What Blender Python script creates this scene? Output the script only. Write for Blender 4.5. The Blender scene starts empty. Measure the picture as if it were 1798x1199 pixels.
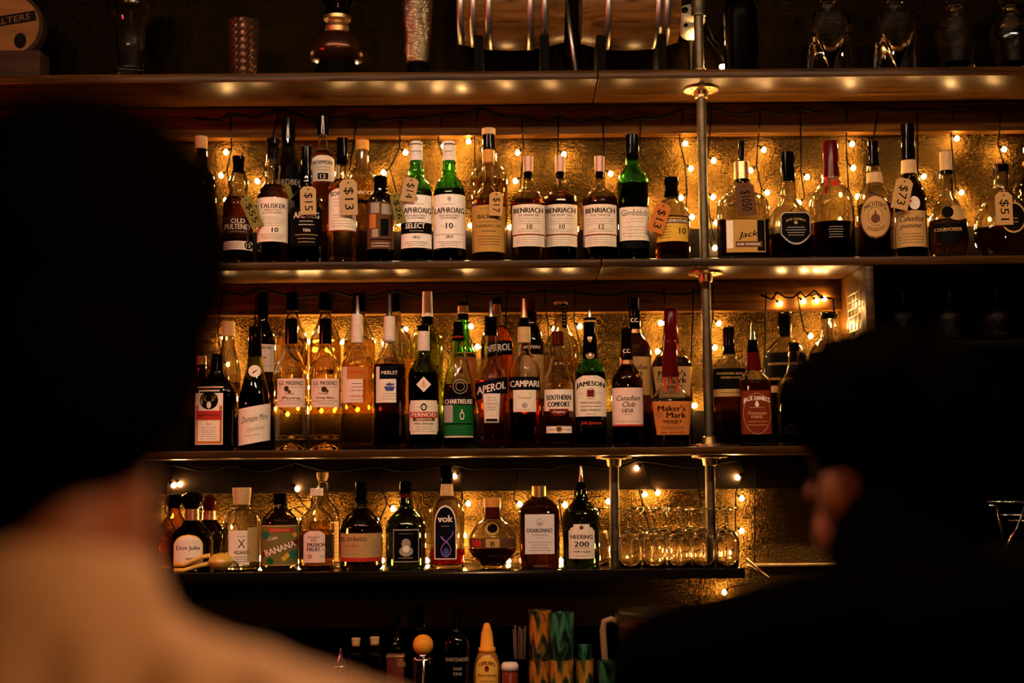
import bpy, bmesh, math, random
from mathutils import Vector, Matrix

random.seed(7)
D = bpy.data
SC = bpy.context.scene
COL = SC.collection

# ------------------------------------------------------------------ camera
FPX = 50.0 / 36.0 * 1798.0
CAM = Vector((0.0, 0.0, 1.5))
PITCH = math.atan(230.0 / FPX)
ROLL = 0.009
_f = Vector((0, math.cos(PITCH), math.sin(PITCH)))
_u0 = Vector((0, -math.sin(PITCH), math.cos(PITCH)))
_r0 = Vector((1, 0, 0))
_r = _r0 * math.cos(ROLL) - _u0 * math.sin(ROLL)
_u = _u0 * math.cos(ROLL) + _r0 * math.sin(ROLL)
cam_data = D.cameras.new('camera')
cam_data.lens = 50.0
cam_data.sensor_width = 36.0
cam_data.sensor_fit = 'HORIZONTAL'
cam_data.clip_start = 0.05
cam_data.dof.use_dof = True
cam_data.dof.focus_distance = 3.68
cam_data.dof.aperture_fstop = 1.5
cam = D.objects.new('camera', cam_data)
cam.matrix_world = Matrix(((_r.x, _u.x, -_f.x, CAM.x), (_r.y, _u.y, -_f.y, CAM.y), (_r.z, _u.z, -_f.z, CAM.z), (0, 0, 0, 1)))
COL.objects.link(cam)
SC.camera = cam

# ------------------------------------------------------------------ world, exposure
w = D.worlds.new('night')
SC.world = w
w.use_nodes = True
w.node_tree.nodes['Background'].inputs[0].default_value = (0.02, 0.012, 0.006, 1)
w.node_tree.nodes['Background'].inputs[1].default_value = 0.02
SC.view_settings.view_transform = 'Standard'
SC.view_settings.look = 'None'
SC.view_settings.exposure = 0.0
SC.view_settings.gamma = 1.0
SC.view_settings.use_curve_mapping = False
SC.cycles.max_bounces = 24
SC.cycles.transmission_bounces = 24
SC.cycles.diffuse_bounces = 2
SC.cycles.glossy_bounces = 4
SC.cycles.transparent_max_bounces = 8
SC.cycles.sample_clamp_indirect = 4.0
SC.cycles.blur_glossy = 0.5
SC.cycles.use_denoising = True
BULB = 600.0            # fairy light emission

# pendant lamps hanging over the customer side of the bar (above the frame)
def lamp(x, y, z, power, col, rad=0.03):
    l = D.lights.new('unseen_lamp', 'POINT')
    l.energy = power
    l.color = col
    l.shadow_soft_size = rad
    o = D.objects.new('unseen_lamp', l)
    o.location = (x, y, z)
    COL.objects.link(o)
    return o
for lx in (-1.4, -1.0, -0.6, -0.2, 0.2, 0.6, 1.0, 1.4):
    lamp(lx, 1.9, 2.93, 26.0, (1.0, 0.62, 0.38), 0.022)
lamp(0.36, 0.32, 2.0, 31.0, (1.0, 0.50, 0.20), 0.06)  # unseen lamp added to light the tan shirt from above
lamp(-2.0, 2.7, 2.0, 38.0, (1.0, 0.05, 0.06), 0.04)      # red neon glow from the end of the bar

# ------------------------------------------------------------------ helpers
def P(px, py, Y):
    d = _f * FPX + _r * (px - 899.0) + _u * (599.5 - py)
    return CAM + d * ((Y - CAM.y) / d.y)
def S(p):
    return (p - CAM).dot(_f) / FPX

def setp(o, label=None, cat=None, group=None, kind=None):
    if label: o['label'] = label
    if cat: o['category'] = cat
    if group: o['group'] = group
    if kind: o['kind'] = kind
    return o
def empty(name, loc, rz=0, label=None, cat=None, group=None):
    o = D.objects.new(name, None)
    o.empty_display_size = 0.05
    o.location = loc
    o.rotation_euler = (0, 0, rz)
    COL.objects.link(o)
    return setp(o, label, cat, group)
def link_mesh(name, verts, faces, mats, fm=None, parent=None, smooth=True, loc=None):
    me = D.meshes.new(name)
    me.from_pydata([tuple(v) for v in verts], [], faces)
    if not isinstance(mats, (list, tuple)): mats = [mats]
    for m in mats: me.materials.append(m)
    if fm: me.polygons.foreach_set('material_index', fm)
    if smooth: me.polygons.foreach_set('use_smooth', [True] * len(me.polygons))
    me.validate(clean_customdata=False)
    me.update()
    o = D.objects.new(name, me)
    if loc is not None: o.location = loc
    if parent: o.parent = parent
    COL.objects.link(o)
    return o
class MB:
    """collects pieces of ONE mesh"""
    def __init__(s): s.v = []; s.f = []; s.m = []
    def add(s, v, f, m=0):
        b = len(s.v)
        s.v += [tuple(q) for q in v]
        s.f += [tuple(i + b for i in q) for q in f]
        s.m += [m] * len(f)
    def box(s, a, b, m=0, bev=0.0):
        bm = bmesh.new()
        bmesh.ops.create_cube(bm, size=1)
        for q in bm.verts:
            q.co = Vector(((a[0] + b[0]) / 2 + q.co.x * (b[0] - a[0]), (a[1] + b[1]) / 2 + q.co.y * (b[1] - a[1]), (a[2] + b[2]) / 2 + q.co.z * (b[2] - a[2])))
        if bev: bmesh.ops.bevel(bm, geom=bm.edges[:], offset=bev, segments=2, affect='EDGES', profile=0.5)
        s.bm(bm, m)
    def bm(s, bm, m=0):
        bm.verts.index_update()
        s.add([q.co[:] for q in bm.verts], [[q.index for q in f.verts] for f in bm.faces], m)
        bm.free()
    def tube(s, pts, r, n=8, m=0, caps=True):
        pts = [Vector(p) for p in pts]
        rr = r if isinstance(r, (list, tuple)) else [r] * len(pts)
        base = len(s.v); rings = []
        up = Vector((0, 0, 1))
        prev = None
        for i, p in enumerate(pts):
            t = (pts[min(i + 1, len(pts) - 1)] - pts[max(i - 1, 0)]).normalized()
            a = prev - t * prev.dot(t) if prev is not None else (up.cross(t) if abs(t.z) < 0.95 else Vector((1, 0, 0)).cross(t))
            if a.length < 1e-6: a = Vector((1, 0, 0)).cross(t)
            a.normalize(); b = t.cross(a); prev = a
            ring = []
            for k in range(n):
                an = 2 * math.pi * k / n
                ring.append(len(s.v)); s.v.append(tuple(p + (a * math.cos(an) + b * math.sin(an)) * rr[i]))
            rings.append(ring)
        for i in range(len(rings) - 1):
            for k in range(n):
                s.f.append((rings[i][k], rings[i][(k + 1) % n], rings[i + 1][(k + 1) % n], rings[i + 1][k])); s.m.append(m)
        if caps:
            s.f.append(tuple(reversed(rings[0]))); s.m.append(m)
            s.f.append(tuple(rings[-1])); s.m.append(m)
    def lathe(s, prof, n=36, m=0, c=(0, 0), e=None, dep=1.0, axis='z'):
        """prof: [(r,z)...]; e: superellipse exponent per point (2 = round)"""
        rings = []
        for i, (r, z) in enumerate(prof):
            if r < 1e-6:
                s.v.append(ax((c[0], c[1], z), axis)); rings.append([len(s.v) - 1]); continue
            ring = []
            ex = e[i] if e else 2.0
            for k in range(n):
                an = 2 * math.pi * (k + 0.5) / n
                ca, sa = math.cos(an), math.sin(an)
                if ex > 2.01:
                    q = (abs(ca) ** ex + abs(sa) ** ex) ** (-1.0 / ex)
                    ca *= q; sa *= q
                ring.append(len(s.v)); s.v.append(ax((c[0] + r * ca, c[1] + r * dep * sa, z), axis))
            rings.append(ring)
        for i in range(len(rings) - 1):
            A, B_ = rings[i], rings[i + 1]
            if len(A) == 1 and len(B_) == 1: continue
            for k in range(n):
                k2 = (k + 1) % n
                if len(A) == 1: s.f.append((A[0], B_[k2], B_[k])); 
                elif len(B_) == 1: s.f.append((A[k], A[k2], B_[0]))
                else: s.f.append((A[k], A[k2], B_[k2], B_[k]))
                s.m.append(m)
    def sphere(s, c, r, m=0, seg=16, ring=10, rot=None):
        bm = bmesh.new()
        bmesh.ops.create_uvsphere(bm, u_segments=seg, v_segments=ring, radius=1)
        rr = r if isinstance(r, (list, tuple)) else (r, r, r)
        for q in bm.verts:
            v = Vector((q.co.x * rr[0], q.co.y * rr[1], q.co.z * rr[2]))
            if rot: v = rot @ v
            q.co = v + Vector(c)
        s.bm(bm, m)
    def build(s, name, mats, parent=None, smooth=True, loc=None):
        return link_mesh(name, s.v, s.f, mats, s.m, parent, smooth, loc)
def ax(v, a):
    if a == 'x': return (v[2], v[0], v[1])
    return v
def auto(o, ang=35):
    me = o.data
    me.polygons.foreach_set('use_smooth', [True] * len(me.polygons))
    bm = bmesh.new(); bm.from_mesh(me)
    for ed in bm.edges:
        if len(ed.link_faces) == 2 and ed.calc_face_angle(0) > math.radians(ang): ed.smooth = False
    bm.to_mesh(me); bm.free()
    return o

# ------------------------------------------------------------------ materials
_mc = {}
def principled(name):
    m = D.materials.new(name); m.use_nodes = True
    return m, m.node_tree.nodes, m.node_tree.links, m.node_tree.nodes['Principled BSDF']
def c4(c): return (c[0], c[1], c[2], 1)
def plain(name, col, rough=0.5, metal=0.0, noise=0.12, scale=60.0, coat=0.0, bump=0.0, bscale=200.0, spec=0.5):
    if name in _mc: return _mc[name]
    m, N, L, b = principled(name)
    b.inputs['Roughness'].default_value = rough
    b.inputs['Metallic'].default_value = metal
    b.inputs['Coat Weight'].default_value = coat
    b.inputs['Specular IOR Level'].default_value = spec
    tc = N.new('ShaderNodeTexCoord'); nz = N.new('ShaderNodeTexNoise'); nz.inputs['Scale'].default_value = scale
    rp = N.new('ShaderNodeValToRGB')
    rp.color_ramp.elements[0].position = 0.3; rp.color_ramp.elements[1].position = 0.7
    rp.color_ramp.elements[0].color = c4([x * (1 - noise) for x in col]); rp.color_ramp.elements[1].color = c4([min(1, x * (1 + noise)) for x in col])
    L.new(tc.outputs['Object'], nz.inputs['Vector']); L.new(nz.outputs['Fac'], rp.inputs['Fac']); L.new(rp.outputs['Color'], b.inputs['Base Color'])
    if bump:
        n2 = N.new('ShaderNodeTexNoise'); n2.inputs['Scale'].default_value = bscale
        bp = N.new('ShaderNodeBump'); bp.inputs['Strength'].default_value = bump; bp.inputs['Distance'].default_value = 0.002
        L.new(tc.outputs['Object'], n2.inputs['Vector']); L.new(n2.outputs['Fac'], bp.inputs['Height']); L.new(bp.outputs['Normal'], b.inputs['Normal'])
    _mc[name] = m
    return m
def glassm(name, col, rough=0.0, ior=1.45, bump=0.0, bscale=60):
    if name in _mc: return _mc[name]
    m, N, L, b = principled(name)
    b.inputs['Base Color'].default_value = c4(col)
    b.inputs['Roughness'].default_value = rough
    b.inputs['IOR'].default_value = ior
    b.inputs['Transmission Weight'].default_value = 1.0
    tc = N.new('ShaderNodeTexCoord'); n2 = N.new('ShaderNodeTexNoise'); n2.inputs['Scale'].default_value = bscale
    bp = N.new('ShaderNodeBump'); bp.inputs['Strength'].default_value = bump or 0.06; bp.inputs['Distance'].default_value = 0.002
    L.new(tc.outputs['Object'], n2.inputs['Vector']); L.new(n2.outputs['Fac'], bp.inputs['Height']); L.new(bp.outputs['Normal'], b.inputs['Normal'])
    _mc[name] = m
    return m
def wood(name, dark, light, rough=0.35, axis='x', coat=0.3, grain=9.0, spec=0.35):
    if name in _mc: return _mc[name]
    m, N, L, b = principled(name)
    b.inputs['Roughness'].default_value = rough
    b.inputs['Coat Weight'].default_value = coat; b.inputs['Coat Roughness'].default_value = 0.22; b.inputs['Specular IOR Level'].default_value = spec
    tc = N.new('ShaderNodeTexCoord'); mp = N.new('ShaderNodeMapping')
    mp.inputs['Scale'].default_value = {'x': (1.2, grain, grain), 'y': (grain, 1.2, grain), 'z': (grain, grain, 1.2)}[axis]
    nz = N.new('ShaderNodeTexNoise'); nz.inputs['Scale'].default_value = 3.0; nz.inputs['Detail'].default_value = 8; nz.inputs['Distortion'].default_value = 0.8
    rp = N.new('ShaderNodeValToRGB')
    rp.color_ramp.elements[0].position = 0.32; rp.color_ramp.elements[1].position = 0.72
    rp.color_ramp.elements[0].color = c4(dark); rp.color_ramp.elements[1].color = c4(light)
    bp = N.new('ShaderNodeBump'); bp.inputs['Strength'].default_value = 0.25; bp.inputs['Distance'].default_value = 0.002
    L.new(tc.outputs['Object'], mp.inputs['Vector']); L.new(mp.outputs['Vector'], nz.inputs['Vector']); L.new(nz.outputs['Fac'], rp.inputs['Fac'])
    L.new(rp.outputs['Color'], b.inputs['Base Color']); L.new(nz.outputs['Fac'], bp.inputs['Height']); L.new(bp.outputs['Normal'], b.inputs['Normal'])
    _mc[name] = m
    return m
def hammered(name, col, rough, scale, strength, metal=1.0):
    if name in _mc: return _mc[name]
    m, N, L, b = principled(name)
    b.inputs['Metallic'].default_value = metal
    b.inputs['Roughness'].default_value = rough
    b.inputs['Specular Tint'].default_value = (1.0, 0.62, 0.24, 1)
    tc = N.new('ShaderNodeTexCoord'); vo = N.new('ShaderNodeTexVoronoi'); vo.inputs['Scale'].default_value = scale; vo.feature = 'SMOOTH_F1'
    nz = N.new('ShaderNodeTexNoise'); nz.inputs['Scale'].default_value = scale * 1.7; nz.inputs['Detail'].default_value = 3
    mx = N.new('ShaderNodeMath'); mx.operation = 'ADD'
    n2 = N.new('ShaderNodeTexNoise'); n2.inputs['Scale'].default_value = 7
    rp = N.new('ShaderNodeValToRGB')
    rp.color_ramp.elements[0].color = c4([x * 0.6 for x in col]); rp.color_ramp.elements[1].color = c4([min(1, x * 1.3) for x in col])
    bp = N.new('ShaderNodeBump'); bp.inputs['Strength'].default_value = strength; bp.inputs['Distance'].default_value = 0.004
    L.new(tc.outputs['Object'], vo.inputs['Vector']); L.new(tc.outputs['Object'], nz.inputs['Vector']); L.new(tc.outputs['Object'], n2.inputs['Vector'])
    L.new(vo.outputs['Distance'], mx.inputs[0]); L.new(nz.outputs['Fac'], mx.inputs[1]); L.new(mx.outputs[0], bp.inputs['Height'])
    L.new(n2.outputs['Fac'], rp.inputs['Fac']); L.new(rp.outputs['Color'], b.inputs['Base Color']); L.new(bp.outputs['Normal'], b.inputs['Normal'])
    _mc[name] = m
    return m
def glow(name, col, strength):
    if name in _mc: return _mc[name]
    m = D.materials.new(name); m.use_nodes = True
    N = m.node_tree.nodes; N.clear()
    e = N.new('ShaderNodeEmission'); o = N.new('ShaderNodeOutputMaterial')
    e.inputs[0].default_value = c4(col); e.inputs[1].default_value = strength
    m.node_tree.links.new(e.outputs[0], o.inputs[0])
    _mc[name] = m
    return m

PAPER = dict(cream=(0.74, 0.66, 0.55), white=(0.8, 0.77, 0.72), pink=(0.74, 0.55, 0.47), tan=(0.44, 0.27, 0.10), gold=(0.42, 0.25, 0.06),
    yellow=(0.62, 0.38, 0.05), orange=(0.45, 0.15, 0.03), black=(0.002, 0.002, 0.002), navy=(0.003, 0.0035, 0.009), red=(0.42, 0.03, 0.02),
    darkred=(0.14, 0.012, 0.01), brown=(0.10, 0.045, 0.02), green=(0.008, 0.11, 0.022), olive=(0.16, 0.14, 0.035), grey=(0.35, 0.33, 0.30),
    blue=(0.05, 0.07, 0.25), purple=(0.25, 0.12, 0.42), kraft=(0.40, 0.28, 0.14), teal=(0.02, 0.14, 0.09), darkbrown=(0.04, 0.02, 0.012),
    silver=(0.62, 0.60, 0.60), firered=(0.14, 0.02, 0.007), lemon=(0.75, 0.42, 0.04), dim=(0.3, 0.27, 0.22))
def paper(k):
    return plain('paper_' + k, PAPER[k], 0.6, noise=0.06, scale=120, spec=0.04)
GL = dict(clear=(0.99, 0.97, 0.93), green=(0.20, 0.72, 0.24), dkgreen=(0.010, 0.022, 0.007), olive=(0.30, 0.33, 0.05), lime=(0.72, 0.86, 0.20),
    brown=(0.05, 0.015, 0.004), dark=(0.008, 0.006, 0.003), amber=(0.95, 0.62, 0.25), red=(0.8, 0.12, 0.04), ltgreen=(0.80, 0.95, 0.65))
def G(k):
    return glassm('glass_' + k, GL[k])
LQ = dict(whisky=(0.36, 0.11, 0.015), dark=(0.05, 0.010, 0.002), pale=(0.86, 0.60, 0.21), clear=(0.98, 0.96, 0.92), orange=(0.85, 0.20, 0.02),
    red=(0.80, 0.03, 0.02), gold=(0.85, 0.48, 0.1), green=(0.5, 0.75, 0.15), brown=(0.5, 0.16, 0.03))
def LIQ(k):
    return glassm('liquid_' + k, LQ[k], 0.0, 1.33)
def capm(k):
    t = dict(black=((0.0015, 0.0015, 0.0015), 0.06, 0), white=((0.7, 0.66, 0.6), 0.45, 0), pinkgrey=((0.45, 0.27, 0.22), 0.35, 0.3), cream=((0.66, 0.55, 0.45), 0.4, 0),
        red=((0.06, 0.002, 0.002), 0.14, 0), darkred=((0.05, 0.006, 0.004), 0.15, 0), gold=((0.75, 0.48, 0.16), 0.28, 0.9), copper=((0.6, 0.32, 0.16), 0.3, 0.8),
        chrome=((0.75, 0.73, 0.7), 0.12, 1), cork=((0.42, 0.25, 0.11), 0.8, 0), wood=((0.5, 0.33, 0.16), 0.6, 0), amber=((0.55, 0.25, 0.05), 0.3, 0), tan=((0.5, 0.34, 0.16), 0.5, 0),
        green=((0.02, 0.1, 0.03), 0.3, 0), orange=((0.75, 0.30, 0.03), 0.4, 0), navy=((0.01, 0.012, 0.04), 0.3, 0))[k]
    return plain('cap_' + k, t[0], t[1], t[2], 0.08, 90, coat=0.0, spec=0.07)
IRON = plain('galvanised_pipe', (0.10, 0.082, 0.05), 0.5, 0.9, 0.25, 40, bump=0.15)
BRASS = plain('worn_brass', (0.62, 0.42, 0.18), 0.35, 1.0, 0.2, 50)
CHROME = plain('chrome', (0.78, 0.76, 0.74), 0.1, 1.0, 0.03)
SHELFWOOD = wood('varnished_shelf_wood', (0.010, 0.004, 0.0005), (0.065, 0.026, 0.0036), 0.32, coat=0.0, spec=0.1, grain=22)
RAILWOOD = wood('rail_board_wood', (0.02, 0.008, 0.001), (0.10, 0.04, 0.006), 0.5, coat=0.0, spec=0.06, grain=20)
DARKWOOD = wood('dark_stained_wood', (0.0006, 0.0004, 0.0002), (0.002, 0.001, 0.0004), 0.7, coat=0.0, spec=0.05)
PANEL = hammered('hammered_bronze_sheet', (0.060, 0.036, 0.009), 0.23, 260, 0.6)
PANELSHADED = hammered('shaded_bronze_sheet', (0.004, 0.0024, 0.0006), 0.3, 230, 0.3)  # same bronze sheet, with the shade put into a darker colour
CABLE = plain('black_cable', (0.0015, 0.0015, 0.0012), 0.7, spec=0.04)
BULBM = glow('warm_fairy_bulb', (1.0, 0.50, 0.15), BULB)

# ------------------------------------------------------------------ text and decals
_tc = {}
def text_geo(s, bold=0.0, shear=0.0):
    bold = 0.0
    k = (s, bold, shear)
    if k in _tc: return _tc[k]
    cu = D.curves.new('lettering', 'FONT')
    cu.body = s; cu.size = 1.0; cu.resolution_u = 2; cu.offset = bold; cu.shear = shear
    ob = D.objects.new('lettering', cu)
    me = ob.to_mesh()
    bm = bmesh.new(); bm.from_mesh(me)
    ob.to_mesh_clear()
    bmesh.ops.triangulate(bm, faces=bm.faces[:])
    wx = max(q.co.x for q in bm.verts) - min(q.co.x for q in bm.verts) if bm.verts else 1
    for _ in range(4):                                           # short edges, so that words bend round a bottle
        lg = [e for e in bm.edges if abs(e.verts[0].co.x - e.verts[1].co.x) > 0.028 * wx]
        if not lg: break
        bmesh.ops.subdivide_edges(bm, edges=lg, cuts=1)
        bmesh.ops.triangulate(bm, faces=[f_ for f_ in bm.faces if len(f_.verts) > 3])
    v = [(q.co.x, q.co.y) for q in bm.verts]
    bm.verts.index_update()
    f = [[q.index for q in fc.verts] for fc in bm.faces]
    bm.free()
    D.objects.remove(ob); D.curves.remove(cu)
    if not v: v = [(0, 0), (1, 0), (0, 1)]; f = []
    x0, x1 = min(q[0] for q in v), max(q[0] for q in v); y0, y1 = min(q[1] for q in v), max(q[1] for q in v)
    v = [((q[0] - x0) / max(1e-6, x1 - x0) - 0.5, (q[1] - y0) / max(1e-6, y1 - y0) - 0.5) for q in v]
    _tc[k] = (v, f)
    return _tc[k]
# decal items: px sizes; x relative to the bottle axis, y absolute picture rows
def T(s, y, h, w, col='black', x=0, b=0.015, sh=0.0, arc=0.0, rot=0): return ('T', s, y, h, w, col, x, b, sh, arc, rot)
def F(y0, y1, n, hw, col='dim', x=0): return ('F', y0, y1, n, hw, col, x)
def R(x0, x1, y0, y1, col): return ('R', x0, x1, y0, y1, col)
def C(x, y, r, col, ry=None): return ('C', x, y, r, col, ry)
def O(x, y, r, th, col, ry=None): return ('O', x, y, r, th, col, ry)
def G_(pts, col): return ('G', pts, col)
def W(pts, wd, col): return ('S', pts, wd, col)
def L(y0, y1, hw, col, items=(), x=0, shape='rect', tilt=0.0): return dict(y0=y0, y1=y1, hw=hw, col=col, items=items, x=x, shape=shape, tilt=tilt)

def pchip(pts):
    """monotone interpolation of r(z); pts sorted by z"""
    n = len(pts)
    d = [(pts[i + 1][1] - pts[i][1]) / max(1e-9, pts[i + 1][0] - pts[i][0]) for i in range(n - 1)]
    m = [d[0]] + [0 if d[i - 1] * d[i] <= 0 else 2 * d[i - 1] * d[i] / (d[i - 1] + d[i]) for i in range(1, n - 1)] + [d[-1]]
    def f(z):
        if z <= pts[0][0]: return pts[0][1]
        if z >= pts[-1][0]: return pts[-1][1]
        for i in range(n - 1):
            if z <= pts[i + 1][0]:
                h = pts[i + 1][0] - pts[i][0]; t = (z - pts[i][0]) / h
                return (pts[i][1] * (2 * t**3 - 3 * t**2 + 1) + h * m[i] * (t**3 - 2 * t**2 + t) + pts[i + 1][1] * (-2 * t**3 + 3 * t**2) + h * m[i + 1] * (t**3 - t**2))
    return f

def decal_mesh(parent, lab, surf, zof, s, name='label', layer=0):
    """surf(x,z,off)->(x,y,z) local; zof(py)->local z; s metres per px"""
    mb = MB(); cols = []
    def mi(c):
        if c not in cols: cols.append(c)
        return cols.index(c)
    tilt, lx = lab['tilt'], lab['x']
    sk = lambda x, z: z + tilt * (x - lx * s)
    def grid(xl, xr, z0, z1, wf, m, off, nx=14, nz=10):
        vs, fs = [], []
        for j in range(nz + 1):
            t = j / nz; z = z0 + (z1 - z0) * t
            a, b_ = wf(t, xl, xr)
            for i in range(nx + 1):
                x = a + (b_ - a) * i / nx
                vs.append(surf(x, sk(x, z), off))
        for j in range(nz):
            for i in range(nx):
                q = j * (nx + 1) + i
                fs.append((q, q + 1, q + nx + 2, q + nx + 1))
        mb.add(vs, fs, m)
    full = lambda t, a, b_: (a, b_)
    def shp(k):
        def f(t, a, b_):
            c = (a + b_) / 2; h = (b_ - a) / 2
            if k == 'oval': q = math.sqrt(max(0.0, 1 - (2 * t - 1) ** 2))
            elif k == 'arch': q = 1.0 if t < 0.62 else math.sqrt(max(0.0, 1 - ((t - 0.62) / 0.38) ** 2))
            elif k == 'softarch': q = 1.0 if t < 0.85 else 1 - 0.55 * ((t - 0.85) / 0.15) ** 2
            elif k == 'diamond': q = 1 - abs(2 * t - 1)
            elif k == 'shield': q = (0.15 + 0.85 * (t / 0.3) ** 0.6) if t < 0.3 else (1.0 if t < 0.9 else 1 - 0.25 * (t - 0.9) / 0.1)
            elif k == 'taper': q = 0.8 + 0.2 * t
            elif k == 'cup': q = math.sqrt(max(0.0, 1 - ((1 - t) ** 2) * 0.9))
            elif k == 'step': q = 1.0 if t < 0.82 else (0.86 if t < 0.9 else 0.62)
            elif k == 'roundrect': q = 1.0 if 0.08 < t < 0.92 else 0.93
            else: q = 1.0
            return c - h * q, c + h * q
        return f
    z0, z1 = zof(lab['y1']), zof(lab['y0'])
    if lab['col']:
        grid((lx - lab['hw']) * s, (lx + lab['hw']) * s, z0, z1, shp(lab['shape']), mi(lab['col']), 0.0004 + 0.0004 * layer, 18, 26 if lab['shape'] != 'rect' else 8)
    for k, it in enumerate(lab['items']):
        off = 0.0006 + 0.0004 * layer + 0.00007 * k
        if it[0] == 'T':
            _, st, y, h, wd, col, x, b, sh, arc, rot = it
            v, f = text_geo(st, 0.0, sh)
            k_ = (-1, 0, 1) if b > 0.025 else ((-1, 1) if b > 0 else (0,))
            for q_ in k_:                                    # heavier strokes: the same word set slightly apart
                vs = []
                for (a, c) in v:
                    X = a * wd + q_ * min(b, 0.03) * h * 1.6; Z = c * h
                    Z -= arc * X * X
                    if rot: X, Z = X * math.cos(rot) - Z * math.sin(rot), X * math.sin(rot) + Z * math.cos(rot)
                    xx = (X + x) * s; zz = zof(y) + Z * s
                    vs.append(surf(xx, sk(xx, zz), off + 0.00002 * q_))
                if q_ != k_[-1]: mb.add(vs, f, mi(col))
            mb.add(vs, f, mi(col))
        elif it[0] == 'F':
            _, y0, y1, n, hw, col, x = it
            for j in range(n):
                yc = y0 + (y1 - y0) * (j + 0.5) / n
                h2 = min(0.55, (y1 - y0) / n * 0.24)
                a = -hw * random.uniform(0.7, 1.0); e = -a
                while a < e - 0.5:
                    b2 = min(e, a + random.uniform(1.6, 5.0))
                    grid((x + a) * s, (x + b2) * s, zof(yc + h2), zof(yc - h2), full, mi(col), off, 2, 1)
                    a = b2 + 0.7
        elif it[0] == 'R':
            _, x0, x1, y0, y1, col = it
            grid(x0 * s, x1 * s, zof(y1), zof(y0), full, mi(col), off, 14, 3)
        elif it[0] in 'CO':
            x, y, r = it[1], it[2], it[3]
            th, col, ry = (it[4], it[5], it[6]) if it[0] == 'O' else (None, it[4], it[5])
            ry = ry or r
            n = 28; vs, fs = [], []
            rads = (1.0, 0.66, 0.33, 0.001) if th is None else (1.0, 1 - th / r)
            for q in rads:
                for i in range(n):
                    an = 2 * math.pi * i / n
                    xx = (x + r * q * math.cos(an)) * s; zz = zof(y) + ry * q * math.sin(an) * s
                    vs.append(surf(xx, sk(xx, zz), off))
            for j in range(len(rads) - 1):
                for i in range(n):
                    fs.append((j * n + i, j * n + (i + 1) % n, (j + 1) * n + (i + 1) % n, (j + 1) * n + i))
            mb.add(vs, fs, mi(col))
        elif it[0] == 'G':
            ys = [q[1] for q in it[1]]; ya, yb = min(ys), max(ys); n = len(it[1])
            def span(y):
                xs = []
                for i in range(n):
                    (xa, y1), (xb, y2) = it[1][i], it[1][(i + 1) % n]
                    if min(y1, y2) - 1e-6 <= y <= max(y1, y2) + 1e-6:
                        if abs(y2 - y1) < 1e-6: xs += [xa, xb]
                        else: xs.append(xa + (xb - xa) * (y - y1) / (y2 - y1))
                return min(xs), max(xs)
            rows, nx = 8, 6; vs, fs = [], []
            for j in range(rows + 1):
                y = ya + (yb - ya) * j / rows; x0, x1 = span(y)
                for i in range(nx + 1):
                    xx = (x0 + (x1 - x0) * i / nx) * s; vs.append(surf(xx, sk(xx, zof(y)), off))
            for j in range(rows):
                for i in range(nx):
                    q = j * (nx + 1) + i; fs.append((q, q + nx + 1, q + nx + 2, q + 1))
            mb.add(vs, fs, mi(it[2]))
        elif it[0] == 'S':
            pts = []
            for i in range(len(it[1]) - 1):
                for k2 in range(6):
                    t = k2 / 6; pts.append((it[1][i][0] + (it[1][i + 1][0] - it[1][i][0]) * t, it[1][i][1] + (it[1][i + 1][1] - it[1][i][1]) * t))
            pts.append(it[1][-1]); vs, fs = [], []
            for i, (x, y) in enumerate(pts):
                a_, b_ = pts[max(0, i - 1)], pts[min(len(pts) - 1, i + 1)]
                dx, dy = b_[0] - a_[0], b_[1] - a_[1]; l_ = math.hypot(dx, dy) or 1
                for sg in (-1, 1):
                    xx = (x - sg * dy / l_ * it[2] / 2) * s; zz = zof(y + sg * dx / l_ * it[2] / 2)
                    vs.append(surf(xx, sk(xx, zz), off))
            for i in range(len(pts) - 1): fs.append((2 * i, 2 * i + 1, 2 * i + 3, 2 * i + 2))
            mb.add(vs, fs, mi(it[3]))
    return mb.build(name, [paper(c) for c in cols], parent, smooth=False)

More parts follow.
